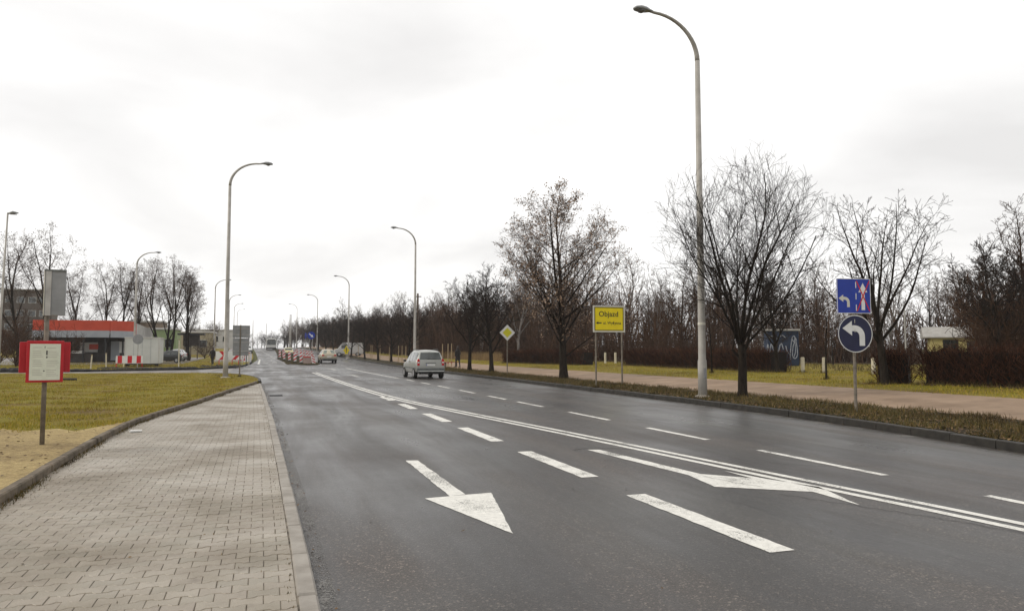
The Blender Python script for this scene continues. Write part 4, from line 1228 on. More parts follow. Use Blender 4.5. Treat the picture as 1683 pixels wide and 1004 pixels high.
# ------------------------------------------------------------------ lamp posts
def make_lamp(H=12.4):
    """returns part meshes; arm reaches towards local -X"""
    pole = MB().tube([(0, 0, -.1), (0, 0, 1.15), (0, 0, 1.2), (0, 0, 5), (0, 0, H - 1.45)], [.145, .140, .120, .105, .080], 12)
    arm = []
    for i in range(13):
        a = math.pi / 2 * i / 12
        arm.append((-1.55 * (1 - math.cos(a)) ** 1.0, 0, H - 1.45 + 1.38 * math.sin(a)))
    arm.append((-1.72, 0, H - .045))
    am = MB().tube(arm, [.080 - .038 * i / 13 for i in range(14)], 10)
    hd = MB()
    prof = [(-1.62, .045, .04), (-1.74, .08, .07), (-1.88, .14, .12), (-2.05, .17, .125), (-2.22, .14, .085), (-2.30, .05, .03)]
    vs, fs = [], []
    for x, w, h in prof:
        for k in range(10):
            an = 2 * math.pi * k / 10
            zz = math.sin(an) * h
            vs.append((x, math.cos(an) * w, H - .045 + (zz if zz > 0 else zz * .45) - .012 * (x + 1.66)))
    for i in range(len(prof) - 1):
        for k in range(10):
            fs.append((i * 10 + k, i * 10 + (k + 1) % 10, i * 10 + 10 + (k + 1) % 10, i * 10 + 10 + k))
    fs += [tuple(range(9, -1, -1)), tuple(range(50, 60))]
    hd.quadmesh(vs, fs)
    lens = MB().lathe([(.05, H - .14), (.11, H - .11), (.13, H - .08)], 12, c=(-2.03, 0, 0))
    foot = MB().lathe([(.30, -.1), (.30, .02), (.22, .05), (.14, .075)], 14)
    hatch = MB().box((0, -.142, .75), (.085, .012, .34))
    return [('pole', pole.mesh('pole', M['pole'], True)), ('arm', am.mesh('arm', M['pole'], True)), ('lamp_head', hd.mesh('lamp_head', M['signgrey'], True)),
            ('foot', foot.mesh('foot', M['concrete'])), ('hatch', hatch.mesh('hatch', M['signgrey']))], lens.mesh('lens', M['lens'], True)
lampA = make_lamp(12.3)
def lamp(label, loc, rz, group=None, sc=1.0, cat='lamp post'):
    t = thing('lamp_post', label, cat, loc, rz, group)
    t.scale = (1, 1, sc)
    for n_, me in lampA[0]:
        o = link(bpy.data.objects.new(n_, me), t)
        if n_ == 'lamp_head': link(bpy.data.objects.new('lens', lampA[1]), o)
    return t
l1 = lamp('tall curved grey lamp post on the near right verge', (13.14, 20.05, .15), 0)
MB().lathe([(.1205, 2.28), (.1200, 2.36)], 12).build('sticker', M['offwhite'], l1)
lamp('curved lamp post rising directly behind the silver car', (12.95, 66, .2), 0, sc=1.03)
lamp('curved lamp post on the right verge, third from the camera', (11.9, 112, .6), 0)
lamp('curved lamp post on the right verge, fourth from the camera', (10.75, 164, 1.55), 0)
lamp('curved lamp post on the right verge, farthest before the crest', (8.4, 213, 2.45), 0)
lamp('curved lamp post on the left lawn tip by the junction', (-2.05, 43.9, .11), math.pi, sc=1.0)
lamp('first lamp post on the left beyond the junction, peeping out behind the near one', (-7.45, 122, .7), math.pi, sc=.98)
lamp('second lamp post on the left beyond the junction', (-7.2, 164, 1.5), math.pi, sc=.97)
lamp('third lamp post on the left beyond the junction', (-7.9, 208, 2.4), math.pi, sc=.97)
lamp('farthest lamp post on the left near the crest', (-8.2, 240, 2.6), math.pi, sc=.97)
lamp('lamp post rising behind the white container', (-12.9, 85, .27), math.pi, sc=.96)
# thin straight lamp at the left edge
t = thing('lamp_post', 'thin straight lamp post cut by the left edge of the photo', 'lamp post', (-13.0, 44.3, .11))
MB().tube([(0, 0, -.1), (0, 0, 3), (.12, 0, 8.7)], [.075, .06, .04], 10).build('pole', M['pole'], t, smooth=True)
hd = MB().tube([(.1, 0, 8.67), (.35, 0, 8.74), (.6, 0, 8.72)], [.045, .08, .03], 8).build('lamp_head', M['signgrey'], t, smooth=True)
MB().box((.38, 0, 8.645), (.3, .1, .03)).build('lens', M['lens'], hd)
# thin far masts seen between the trees
for i, (x, yv, h) in enumerate([(.4, 262, 10.5), (-3.5, 235, 10.5), (5.3, 165, 10), (4.6, 150, 9.5)]):
    m_ = thing('mast', ['slim grey mast beside the bus', 'slim grey mast left of the bus above the road crest', 'slim grey mast over the barriers, the farther one', 'slim grey mast over the barriers, the nearer one'][i], 'mast', (x, yv, gz(yv)))
    MB().tube([(0, 0, -.1), (0, 0, h * .5), (0, 0, h * .8)], [.11, .09, .06], 8).build('pole', M['pole'], m_)
    MB().lathe([(.09, h * .8), (.05, h * .8 + .12)], 8).build('cap', M['signgrey'], m_)
# wooden utility pole in the wood
t = thing('utility_pole', 'old wooden utility pole showing above the wood behind the silver car', 'pole', (18.6, 93, gz(93) + .4))
MB().tube([(0, 0, -.2), (0, 0, 4), (0, 0, 8.4)], [.17, .15, .12], 9).build('pole', M['oldwood'], t)
MB().box((0, 0, 8.0), (.9, .1, .12)).build('cross_arm', M['oldwood'], t)

# ------------------------------------------------------------------ signs
def text_mesh(txt, size, m, extrude=.001):
    cu = bpy.data.curves.new('lettering', 'FONT')
    cu.body = txt; cu.size = size; cu.align_x = 'CENTER'; cu.extrude = extrude; cu.resolution_u = 3
    cu.offset = size * 0.012
    o = bpy.data.objects.new('lettering', cu)
    COL.objects.link(o)
    dg = bpy.context.evaluated_depsgraph_get()
    me = bpy.data.meshes.new_from_object(o.evaluated_get(dg))
    bpy.data.objects.remove(o, do_unlink=True)
    me.materials.clear(); me.materials.append(m)
    return me
def lettering(txt, size, m, parent, x, y, z):
    o = bpy.data.objects.new('lettering', text_mesh(txt, size, m))
    link(o, parent, (x, y, z)); o.rotation_euler = (R(90), 0, 0)
    return o
def rect(x0, x1, z0, z1): return [(x0, z0), (x1, z0), (x1, z1), (x0, z1)]
def circle(cx, cz, r, n=40): return [(cx + r * math.cos(2 * math.pi * i / n), cz + r * math.sin(2 * math.pi * i / n)) for i in range(n)]
def frame_ring(mb, x0, x1, z0, z1, w, y0, y1):
    mb.plate(rect(x0, x1, z1 - w, z1), y0, y1).plate(rect(x0, x1, z0, z0 + w), y0, y1)
    mb.plate(rect(x0, x0 + w, z0 + w, z1 - w), y0, y1).plate(rect(x1 - w, x1, z0 + w, z1 - w), y0, y1)
    return mb
# yellow detour sign
t = thing('detour_sign', 'yellow detour sign on two posts', 'road sign', (13.27, 26.9, .15), R(-3))
for s in (-1, 1):
    MB().tube([(s * .57, .04, -.2), (s * .57, .04, 3.22)], .034, 10).build('post', M['rustpole'], t)
MB().plate(rect(-.68, .68, 2.24, 3.28), 0, .018).build('panel', M['yellow'], t)
frame_ring(MB(), -.70, .70, 2.22, 3.30, .055, -.010, .022).build('border', M['offwhite'], t)
frame_ring(MB(), -.635, .635, 2.285, 3.235, .026, -.006, -.001).build('border_line', M['black'], t)
lettering('Objazd', .30, M['black'], t, -.02, -.004, 2.86)
lettering('ul. Wyżynna', .155, M['black'], t, .13, -.004, 2.545)
MB().plate([(-.58, 2.595), (-.47, 2.655), (-.47, 2.618), (-.33, 2.618), (-.33, 2.572), (-.47, 2.572), (-.47, 2.535)], -.004, -.001).build('arrow', M['black'], t)
for z in (2.45, 3.05): MB().box((0, .022, z), (1.3, .012, .05)).build('rail', M['galv'], t)
# lane sign and left-turn sign on one post
t = thing('lane_signs', 'square blue lane sign above a round dark blue left-turn sign on one post', 'road sign', (13.17, 13.72, .15), R(-10))
MB().tube([(0, .045, -.2), (0, .045, 3.12)], .036, 10).build('post', M['rustpole'], t)
sq = MB().plate(rect(-.43, .43, 2.34, 3.16), 0, .02).build('square_plate', M['blue'], t)
frame_ring(MB(), -.432, .432, 2.338, 3.162, .012, -.003, -.0005).build('border', M['white'], sq)
def turn_arrow(ox, oz, k):
    """left-turn arrow; shaft rises at the right, bends to the left"""
    out, inn = [], []
    for i in range(9):
        a = math.pi / 2 * i / 8
        out.append((.30 * math.cos(a) - .06, .30 * math.sin(a))); inn.append((.14 * math.cos(a) - .06, .14 * math.sin(a)))
    poly = [(.24, -.26)] + out + [(-.14, .30), (-.14, .42), (-.42, .22), (-.14, .02), (-.14, .14)] + inn[::-1] + [(.08, -.26)]
    return [(ox + x * k, oz + z * k) for x, z in poly]
MB().plate(turn_arrow(-.215, 2.60, .43), -.003, -.0005).build('arrow', M['offwhite'], sq)
MB().plate([(.235 - .045, 2.42), (.235 + .045, 2.42), (.235 + .045, 2.84), (.235 + .115, 2.84), (.235, 3.06), (.235 - .115, 2.84), (.235 - .045, 2.84)], -.003, -.0005).build('arrow', M['white'], sq)
for z in (2.40, 2.67, 2.94): MB().plate(rect(.045, .065, z, z + .145), -.003, -.0005).build('dash', M['white'], sq)
for sx in (-1, 1):
    a, b = Vector((.235 - sx * .165, 0, 2.39)), Vector((.235 + sx * .165, 0, 3.11))
    d = (b - a).normalized(); nn = Vector((-d.z, 0, d.x)) * .013
    MB().plate([(a.x - nn.x, a.z - nn.z), (a.x + nn.x, a.z + nn.z), (b.x + nn.x, b.z + nn.z), (b.x - nn.x, b.z - nn.z)], -.0065 - .002 * (sx > 0), -.0042 - .002 * (sx > 0)).build('cross_stroke', M['red'], sq)
rd = MB().plate(circle(.01, 1.86, .44), 0, .02).build('round_plate', M['navy'], t)
ring = MB()
c1, c2 = circle(.01, 1.86, .441), circle(.01, 1.86, .422)
vs = [(x, -.003, z) for x, z in c1] + [(x, -.003, z) for x, z in c2]
ring.quadmesh(vs, [(i, (i + 1) % 40, 40 + (i + 1) % 40, 40 + i) for i in range(40)])
ring.build('border', M['white'], rd)
MB().plate(turn_arrow(.045, 1.80, .86), -.004, -.0005).build('arrow', M['white'], rd)
for z in (2.2, 1.98): MB().plate(rect(-.006, .006, z - .09, z), -.0055, -.0045).build('scratch', M['offwhite'], rd)
# priority road sign
t = thing('priority_sign', 'white and yellow diamond sign on a thin post', 'road sign', (13.55, 40.93, .16), R(-4))
MB().tube([(0, .035, -.2), (0, .035, 2.9)], .032, 10).build('post', M['rustpole'], t)
MB().plate([(0, 2.06), (.47, 2.53), (0, 3.0), (-.47, 2.53)], 0, .018).build('panel', M['white'], t)
MB().plate([(0, 2.24), (.29, 2.53), (0, 2.82), (-.29, 2.53)], -.004, -.001).build('yellow_field', M['limeyellow'], t)
# bus stop: back of the flag plus timetable cases
t = thing('bus_stop_sign', 'grey bus stop post with red timetable cases', 'bus stop', (-3.31, 13.44, .11), R(14))
MB().tube([(0, 0, -.2), (0, 0, 2.75)], .036, 12).build('post', M['rustpole'], t, smooth=True)
pn = MB()
pn.plate(rect(-.04, .25, 2.06, 2.79), -.055, .01)
fl = pn.build('flag_panel', M['signgrey'], t, rz=R(-9), bevel=.006)
MB().box((.015, -.062, 2.425), (.075, .02, .74)).build('channel', M['galv'], fl)
MB().box((-.045, -.02, 2.425), (.012, .075, .74)).build('panel_edge', M['offwhite'], fl)
MB().box((.105, -.058, 2.78), (.30, .03, .03)).build('top_edge', M['greyplastic'], fl)
cs = MB().plate(rect(-.25, .25, 1.0, 1.655), -.135, -.045).build('timetable_case', M['boxred'], t, rz=R(-1), bevel=.008)
MB().plate(rect(-.205, .205, 1.035, 1.605), -.140, -.1362).build('timetable_sheet', M['paper'], cs)
lines = MB()
for i in range(16):
    z = 1.545 - i * .029
    if i in (1, 6, 11): continue
    lines.plate(rect(-.165, -.165 + rng.uniform(.10, .145), z, z + .005), -.1412, -.1404)
    lines.plate(rect(.02, .02 + rng.uniform(.11, .165), z - .008, z - .003), -.1412, -.1404)
lines.build('print_lines', M['palepink'], cs)
MB().plate(rect(-.012, -.003, 1.535, 1.57), -.1415, -.1405).plate(circle(-.012, 1.18, .011, 10), -.1415, -.1405).plate(rect(.01, .03, 1.43, 1.5), -.1415, -.1405).plate(rect(.012, .03, 1.38, 1.41), -.1415, -.1405).build('print_marks', M['ink'], cs)
c2_ = MB().plate(rect(-.345, .345, 1.15, 1.635), .045, .125).build('timetable_case', M['boxred'], t, rz=R(3), bevel=.008)
MB().plate(rect(-.31, .31, 1.19, 1.59), .1262, .130).build('timetable_sheet', M['paper'], c2_)
MB().box((0, 0, 1.62), (.1, .12, .03)).box((0, 0, 1.05), (.1, .12, .03)).build('clamp', M['galv'], t)
# grey backs of two stacked signs at the junction
t = thing('sign_backs', 'two stacked grey sign backs on one post at the junction', 'road sign', (-1.35, 45.2, .11), R(4))
MB().tube([(0, -.03, -.2), (0, -.03, 3.0)], .035, 10).build('post', M['rustpole'], t)
MB().plate(rect(-.42, .52, 2.27, 2.98), 0, .02).build('upper_plate', M['signgrey'], t)
MB().plate(rect(-.40, .47, 1.24, 2.24), 0, .02).build('lower_plate', M['signgrey'], t)
for z in (2.45, 2.8, 1.5, 2.0): MB().box((.04, -.012, z), (.9, .02, .04)).build('rail', M['galv'], t)
# round sign back before the container
t = thing('round_sign_back', 'grey back of a round sign on a thin pole before the white container', 'road sign', (-10.35, 70, .17))
MB().tube([(0, 0, -.2), (0, 0, 2.85)], .035, 8).build('post', M['galv'], t)
MB().plate(circle(0, 2.45, .42, 24), -.06, -.035).build('round_plate', M['signgrey'], t)
# red and white board barrier on the left
t = thing('board_barrier', 'low barrier board with red and white blocks before the white container', 'barrier', (-10.9, 69.5, .16), R(3))
for s in (-1, 1): MB().box((s * .98, .04, .38), (.06, .06, .92)).build('leg', M['red'], t)
for s in (-1, 1): MB().box((s * .98, .04, -.03), (.12, .6, .08)).build('foot', M['blackplastic'], t)
bd = MB().plate(rect(-1.03, 1.03, .42, 1.05), -.01, .02).build('board', M['white'], t)
for x in (-.72, .03, .72): MB().plate(rect(x - .17, x + .17, .425, 1.045), -.014, -.0105).build('red_block', M['red'], bd)
# chevron boards
def chevron(label, loc, rz=0.0):
    t = thing('chevron_board', label, 'barrier', loc, rz)
    for s in (-.25, .25): MB().box((s, .03, .22), (.05, .05, .5)).build('leg', M['red'], t)
    b = MB().plate(rect(-.52, .52, .42, 1.12), 0, .025).build('board', M['white'], t)
    MB().plate([(-.27, .42), (.02, .42), (.32, .77), (.02, 1.12), (-.27, 1.12), (.03, .77)], -.004, -.0005).build('arrow', M['red'], b)
    MB().box((0, .03, .0), (.9, .4, .08)).build('foot', M['blackplastic'], t)
    return t
c_ = chevron('left red and white chevron board beyond the junction, partly behind the lamp post', (-3.95, 77.8, gz(78) + .14)); c_.scale = (1.2, 1, 1.2)
c_ = chevron('middle red and white chevron board beyond the junction', (-2.75, 78, gz(78) + .14)); c_.scale = (1.2, 1, 1.2)
t = thing('chevron_board', 'narrow red marker board right of the chevron boards', 'barrier', (-2.1, 78.3, gz(78) + .12), R(35))
MB().box((0, .03, .2), (.06, .05, .5)).build('leg', M['galv'], t)
b = MB().plate(rect(-.28, .28, .4, 1.15), 0, .02).build('board', M['red'], t)
MB().plate([(-.12, .42), (.1, .42), (.25, .77), (.1, 1.12), (-.12, 1.12), (.03, .77)], -.004, -.0005).build('arrow', M['white'], b)
for i, (x, yv) in enumerate([(-1.75, 79), (-1.5, 79.5)]):
    t = thing('marker_post', ['dark slim post beside the narrow red marker board', 'pale slim post right of the dark one by the marker board'][i], 'post', (x, yv, gz(yv) + .1))
    MB().box((0, 0, .55), (.08, .08, 1.2)).build('shaft', M['black'] if i == 0 else M['postwhite'], t)
    MB().box((0, 0, 1.19), (.1, .1, .08)).build('cap', M['red'], t)
# delineator boards round the island
def delineator():
    t = thing('delineator', 'slim red and white striped marker board on the median island', 'barrier', (0, 0, 0), 0, 'striped boards on the median')
    b = MB().plate(rect(-.15, .15, .16, 1.24), -.012, .012).build('board', M['white'], t)
    for k in range(3):
        z = .22 + k * .40
        for ya, yb in ((-.016, -.0125), (.0125, .016)):
            MB().plate([(-.15, z), (.15, min(z + .2, 1.24)), (.15, min(z + .38, 1.24)), (-.15, min(z + .18, 1.24))], ya, yb).build('stripe', M['red'], b)
    MB().box((0, 0, .06), (.4, .5, .12)).build('foot', M['blackplastic'], t)
    MB().box((0, 0, .16), (.06, .06, .08)).build('stem', M['blackplastic'], t)
    return t
d0 = delineator()
spots = [(2.05, 110), (2.45, 101), (2.9, 94), (3.35, 88), (3.8, 83.3)]
spots += [(5.0, 122), (5.25, 116), (5.45, 110.5), (5.6, 105.5), (5.68, 101), (5.72, 97), (4.4, 114), (2.7, 116)]
for i, (x, yv) in enumerate(spots):
    t = d0 if i == 0 else copy_tree(d0)
    t.location = (x, yv, gz(yv) + .10); t.rotation_euler = (0, rng.uniform(-.06, .06), rng.uniform(-.3, .3))
# big block barrier at the island's nose
t = thing('block_barrier', 'pinkish block barrier with a striped slanting board at the nose of the median', 'barrier', (4.55, 83.1, gz(83) + .09), R(-4))
MB().cbox((0, .3, .42), (1.15, .6, .84), .05).build('block', mat('pink_block', (.40, .30, .26), (.30, .22, .19), 3, .8), t)
MB().box((0, -.02, .72), (1.15, .03, .1)).build('rail', M['red'], t)
b = MB().plate([(.42, .02), (.82, .02), (.62, .95), (.22, .95)], -.08, -.05).build('board', M['white'], t)
for k in range(3):
    z = .06 + k * .3
    MB().plate([(.44 - z * .18, z + .18), (.80 - z * .21, z), (.80 - z * .21 - .03, z + .14), (.44 - z * .18, z + .30)], -.085, -.0805).build('stripe', M['red'], b)
# blue keep-right sign
t = thing('keep_right_sign', 'round blue sign with white slanting arrow above the median barriers', 'road sign', (5.50, 95, gz(95) + .1), R(2))
for s in (-.16, .16): MB().tube([(s, .03, -.2), (s, .03, 3.3)], .03, 8).build('post', M['galv'], t)
p_ = MB().plate(circle(0, 3.22, .47, 28), -.02, .0).build('round_plate', M['blue'], t)
a = R(-42); ca, sa = math.cos(a), math.sin(a)
arr = [(-.34, -.06), (.04, -.06), (.04, -.18), (.34, 0), (.04, .18), (.04, .06), (-.34, .06)]
MB().plate([(x * ca - z * sa, 3.22 + x * sa + z * ca) for x, z in arr], -.024, -.0205).build('arrow', M['white'], p_)
t = thing('side_sign', 'small violet-blue sign seen edge-on beside the round blue sign', 'road sign', (4.9, 96.5, gz(96) + .1), R(70))
MB().tube([(0, .03, -.2), (0, .03, 3.4)], .03, 8).build('post', M['galv'], t)
MB().plate(circle(0, 3.2, .4, 20), -.02, 0).build('round_plate', M['blue'], t)
# yellow works sign
t = thing('works_sign', 'yellow roadworks board beside the parked white van', 'road sign', (10.9, 105, gz(105) + .1), R(5))
MB().box((0, .04, .55), (.06, .06, 1.2)).build('post', M['galv'], t)
MB().plate([(-.5, 1.25), (-.22, 1.0), (-.22, .75), (.22, .75), (.22, 1.0), (.5, 1.25), (.22, 1.5), (0, 1.95), (-.22, 1.5)], 0, .03).build('panel', M['yellow'], t)
MB().plate(rect(-.05, .05, 1.15, 1.6), -.005, -.0005).plate(circle(0, 1.0, .06, 10), -.005, -.0005).build('mark', M['black'], t)
# cream posts
for (x, yv, h, lb) in [(26.4, 31.1, .78, 'cream post right of the long hedge, leftmost of three left of the blue signs'), (26.7, 29.9, .78, 'cream post behind the thin sapling'), (26.85, 26.9, .78, 'cream post right of the blue signs post'),
                       (28.7, 59.0, .95, 'cream post just right of the detour sign post, middle of three'), (29.5, 58.6, .95, 'cream post right of the detour sign, rightmost of three'), (29.2, 62, .95, 'cream post between the detour sign posts, leftmost of three')]:
    t = thing('marker_post', lb, 'post', (x, yv, gz(yv) + .49), rng.uniform(-.1, .1))
    MB().cbox((0, 0, h / 2 - .05), (.15, .12, h + .1), .02).build('shaft', M['postwhite'], t)
    MB().box((0, 0, h + .012), (.12, .09, .024)).build('cap', M['postwhite'], t)
for (x, yv, h, tl, lb) in [(-13.2, 66.5, 1.1, .06, 'white post leaning before the pavilion'), (-13.1, 72, 1.2, -.02, 'yellow-topped post before the pavilion'), (-11.9, 73, .9, 0, 'short pale post left of the barrier board'), (-6.95, 68.5, 2.4, 0, 'thin pale pole between the black car and the walker')]:
    t = thing('marker_post', lb, 'post', (x, yv, gz(yv) + .1)); t.rotation_euler = (0, tl, 0)
    MB().box((0, 0, h / 2 - .05), (.09, .09, h + .1)).build('shaft', M['postwhite'], t)
    MB().box((0, 0, h + .03), (.1, .1, .08)).build('cap', M['wood'], t)
# tree stakes along the path
for i, (x, yv, h) in enumerate([(14.65, 62.2, 2.0), (15.0, 61.6, 2.0), (15.46, 62.2, 2.0)]):
    t = thing('tree_stake', ['leftmost of three wooden stakes by the walker', 'middle of three wooden stakes by the walker', 'wooden stake closest to the walker'][i], 'stake', (x, yv, ground_z(x, yv)))
    MB().tube([(0, 0, -.1), (0, 0, h)], [.045, .04], 8).build('shaft', M['wood'], t)
    MB().box((0, -.03, .35), (.1, .04, .10)).build('band', M['red'], t)
for i, (x, yv) in enumerate([(14.3, 80), (14.9, 81), (14.6, 84), (14.2, 88), (14.7, 89.5), (14.0, 96), (14.5, 97.5), (13.8, 100), (14.3, 105), (13.9, 109), (13.5, 113)]):
    t = thing('tree_stake', 'pale wooden stake along the footpath beyond the silver car', 'stake', (x, yv, ground_z(x, yv)), 0, 'stakes along the far path')
    MB().tube([(0, 0, -.1), (0, 0, 1.9)], [.045, .04], 7).build('shaft', M['wood'], t)
    MB().box((0, 0, 1.5), (.11, .05, .05)).build('band', M['rubber'], t)
t = thing('bench', 'low reddish plank bench by the stakes and the walker', 'bench', (15.0, 60.6, ground_z(15, 60)), R(10))
MB().box((0, 0, .42), (1.3, .34, .05)).build('seat', mat('red_plank', (.30, .09, .05), (.22, .06, .035), 6, .7), t)
for s in (-.5, .5): MB().box((s, 0, .2), (.06, .3, .4)).build('leg', M['oldwood'], t)
# fly-tipped litter by the stop
t = MB().slab([(-.4, -.1), (.3, -.18), (.45, .05), (.1, .2), (-.38, .12)], 0, .14).build('litter_bag', M['rubber'], None, (-9.4, 42.2, .1), .2, bevel=.05)
tag(t, 'black flattened bag lying on the lawn right of the timetable', 'litter')
t = MB().slab([(-.12, -.05), (.1, -.08), (.13, .04), (-.06, .08)], 0, .03).build('paper_scrap', M['white'], None, (-2.35, 15.9, .04), .4)
tag(t, 'white scrap of paper at the foot of the lawn kerb', 'litter')
# ------------------------------------------------------------------ vehicles
def make_car(label, loc, rz, st, paint, wheels, group=None, glass=None, lamps_rear=None, name='car', cat='car', bumper='greyplastic', wr=.31, wx=None, plate_z=.72, extra=None):
    """st: stations along the length, rear (-Y) to front: (y, half width, sill z, belt z, roof half width, roof z)"""
    glass = glass or M['glass']
    t = thing(name, label, cat, loc, rz, group)
    vs, fs = [], []
    K = 13
    def ringpts(s):
        y, w, zb, zl, rw, zr = s
        zm = (zb + zl) / 2
        up = zr - zl
        pts = [(w * .80, zb), (w * .96, zb + .05), (w, zm), (w * .97, zl), (rw + (w * .97 - rw) * .12, zl + up * .86), (rw * .86, zr - .01), (0, zr + .025)]
        full = [(-x, z) for x, z in pts] + [(x, z) for x, z in pts[-2::-1]]
        return [(x, y, z) for x, z in full]
    rings = [ringpts(s) for s in st]
    for r_ in rings: vs += r_
    for i in range(len(st) - 1):
        for k in range(K - 1):
            fs.append((i * K + k, i * K + k + 1, (i + 1) * K + k + 1, (i + 1) * K + k))
        fs.append((i * K + K - 1, i * K, (i + 1) * K, (i + 1) * K + K - 1))
    fs.append(tuple(range(K - 1, -1, -1))); fs.append(tuple((len(st) - 1) * K + k for k in range(K)))
    body = MB().quadmesh(vs, fs).build('body', paint, t, smooth=True)
    bv = body.modifiers.new('bevel', 'BEVEL'); bv.width = .03; bv.segments = 2; bv.limit_method = 'ANGLE'; bv.angle_limit = R(40)
    def P(i, k): return Vector(rings[i][k])
    def pane(name_, quad, off, inset, m, thick=.006, par=t):
        a, b, c, d = quad
        ctr = (a + b + c + d) / 4
        nrm = (b - a).cross(d - a).normalized()
        q = [ctr + (p - ctr) * inset + nrm * off for p in quad]
        q2 = [p - nrm * thick for p in q]
        mb = MB().quadmesh(q + q2, [(0, 1, 2, 3), (7, 6, 5, 4), (0, 4, 5, 1), (1, 5, 6, 2), (2, 6, 7, 3), (3, 7, 4, 0)])
        return mb.build(name_, m, par)
    return t, rings, P, pane, body

def add_wheels(t, pos, r, halfw):
    for (y, s) in pos:
        x = s * halfw
        w = MB().lathe([(r * .62, -.09), (r * .93, -.1), (r, -.07), (r, .07), (r * .93, .1), (r * .62, .09)], 20, 'x', (0, 0, 0)).build('wheel', M['rubber'], t, (x, y, r), smooth=True)
        MB().lathe([(r * .62, -.095), (r * .60, -.07), (r * .2, -.06), (r * .16, -.085), (.02, -.09)] if s < 0 else [(.02, .09), (r * .16, .085), (r * .2, .06), (r * .60, .07), (r * .62, .095)], 16, 'x').build('rim', M['rim'], w)
        MB().lathe([(r * 1.16, -.07), (r * 1.16, .07)], 20, 'x').build('wheel_arch', M['rubber'], t, (s * (halfw - .025), y, r + .035))

def mpv(label, loc, rz):
    paint = make_carpaint('silver_paint', (.33, .335, .31), .3, .45)
    st = [(-2.12, .78, .42, .62, .70, .66), (-2.10, .84, .40, .98, .74, 1.02), (-2.02, .865, .36, 1.02, .66, 1.16), (-1.86, .87, .33, 1.03, .60, 1.55), (-1.6, .872, .30, 1.02, .61, 1.63), (-.9, .875, .28, 1.0, .63, 1.665), (-.05, .875, .28, .99, .63, 1.66), (.45, .875, .28, .98, .61, 1.58), (.95, .87, .28, .97, .55, 1.24), (1.25, .865, .28, .96, .60, 1.05), (1.75, .85, .30, .86, .64, .92), (2.08, .78, .36, .68, .60, .74), (2.14, .68, .42, .58, .52, .62)]
    t, rings, P, pane, body = make_car(label, loc, rz, st, paint, None)
    # rear window, tail lamps, bumper, plate
    y0 = -2.03
    MB().quadmesh([(-.64, -2.062, 1.12), (.64, -2.062, 1.12), (.56, -1.905, 1.52), (-.56, -1.905, 1.52), (-.64, -2.04, 1.11), (.64, -2.04, 1.11), (.56, -1.88, 1.515), (-.56, -1.88, 1.515)],
                  [(0, 1, 2, 3), (7, 6, 5, 4), (0, 4, 5, 1), (1, 5, 6, 2), (2, 6, 7, 3), (3, 7, 4, 0)]).build('rear_window', M['glass'], t, bevel=.004)
    MB().box((0.1, -2.075, 1.15), (.42, .015, .018)).build('wiper', M['black'], t)
    for s in (-1, 1):
        lp = MB().plate([(s * .66, .76), (s * .66, 1.08), (s * .72, 1.17), (s * .80, 1.08), (s * .80, .76)], -2.135, -2.0).build('tail_light', M['tail'], t, bevel=.01)
        MB().plate(rect(s * .73 - .05, s * .73 + .05, .90, .98), -2.139, -2.134).build('reverse_lens', M['white'], lp)
        MB().box((s * .985, .62, 1.02), (.16, .1, .13)).build('mirror', M['blackplastic'], t, bevel=.02)
        MB().tube([(s * .60, -1.5, 1.665), (s * .60, -1.4, 1.70), (s * .62, -.2, 1.71), (s * .61, -.1, 1.675)], .018, 6).build('roof_rail', M['blackplastic'], t)
        q = {}
        for nm, a, b in (('rear_side_window', 3, 4), ('door_window', 4, 5), ('door_window', 5, 6), ('door_window', 6, 8)):
            i0, i1 = a, b
            k0, k1 = (3, 4) if s < 0 else (9, 8)
            quad = [P(i0, k0), P(i0, k1), P(i1, k1), P(i1, k0)]
            if s > 0: quad = quad[::-1]
            pane(nm, quad, .012, .88, M['glass'])
        MB().box((s * .885, -.35, .62), (.012, 3.0, .06)).build('side_trim', M['greyplastic'], t)
    MB().cbox((0, -2.13, .50), (1.66, .16, .24), .03).build('rear_bumper', M['greyplastic'], t, bevel=.03)
    MB().cbox((0, -2.215, .435), (1.56, .02, .035), .004).build('bumper_strip', M['white'], t)
    pl = MB().box((0, -2.125, .80), (.52, .02, .115)).build('number_plate', M['white'], t)
    MB().box((-.245, -2.1365, .80), (.03, .003, .11)).build('country_band', M['blue'], pl)
    MB().box((0, -2.118, .90), (.62, .02, .04)).build('plate_recess', M['greyplastic'], t)
    MB().box((0, -2.0, .32), (1.3, .3, .12)).build('underbody', M['rubber'], t)
    add_wheels(t, [(-1.42, -1), (-1.42, 1), (1.33, -1), (1.33, 1)], .315, .80)
    MB().quadmesh([(-.60, .98, 1.16), (.60, .98, 1.16), (.56, .53, 1.56), (-.56, .53, 1.56)], [(3, 2, 1, 0)]).build('windscreen', M['glass'], t)
    return t
mpv('silver people carrier driving away on the right lane', (9.2, 44.3, .0), R(1))

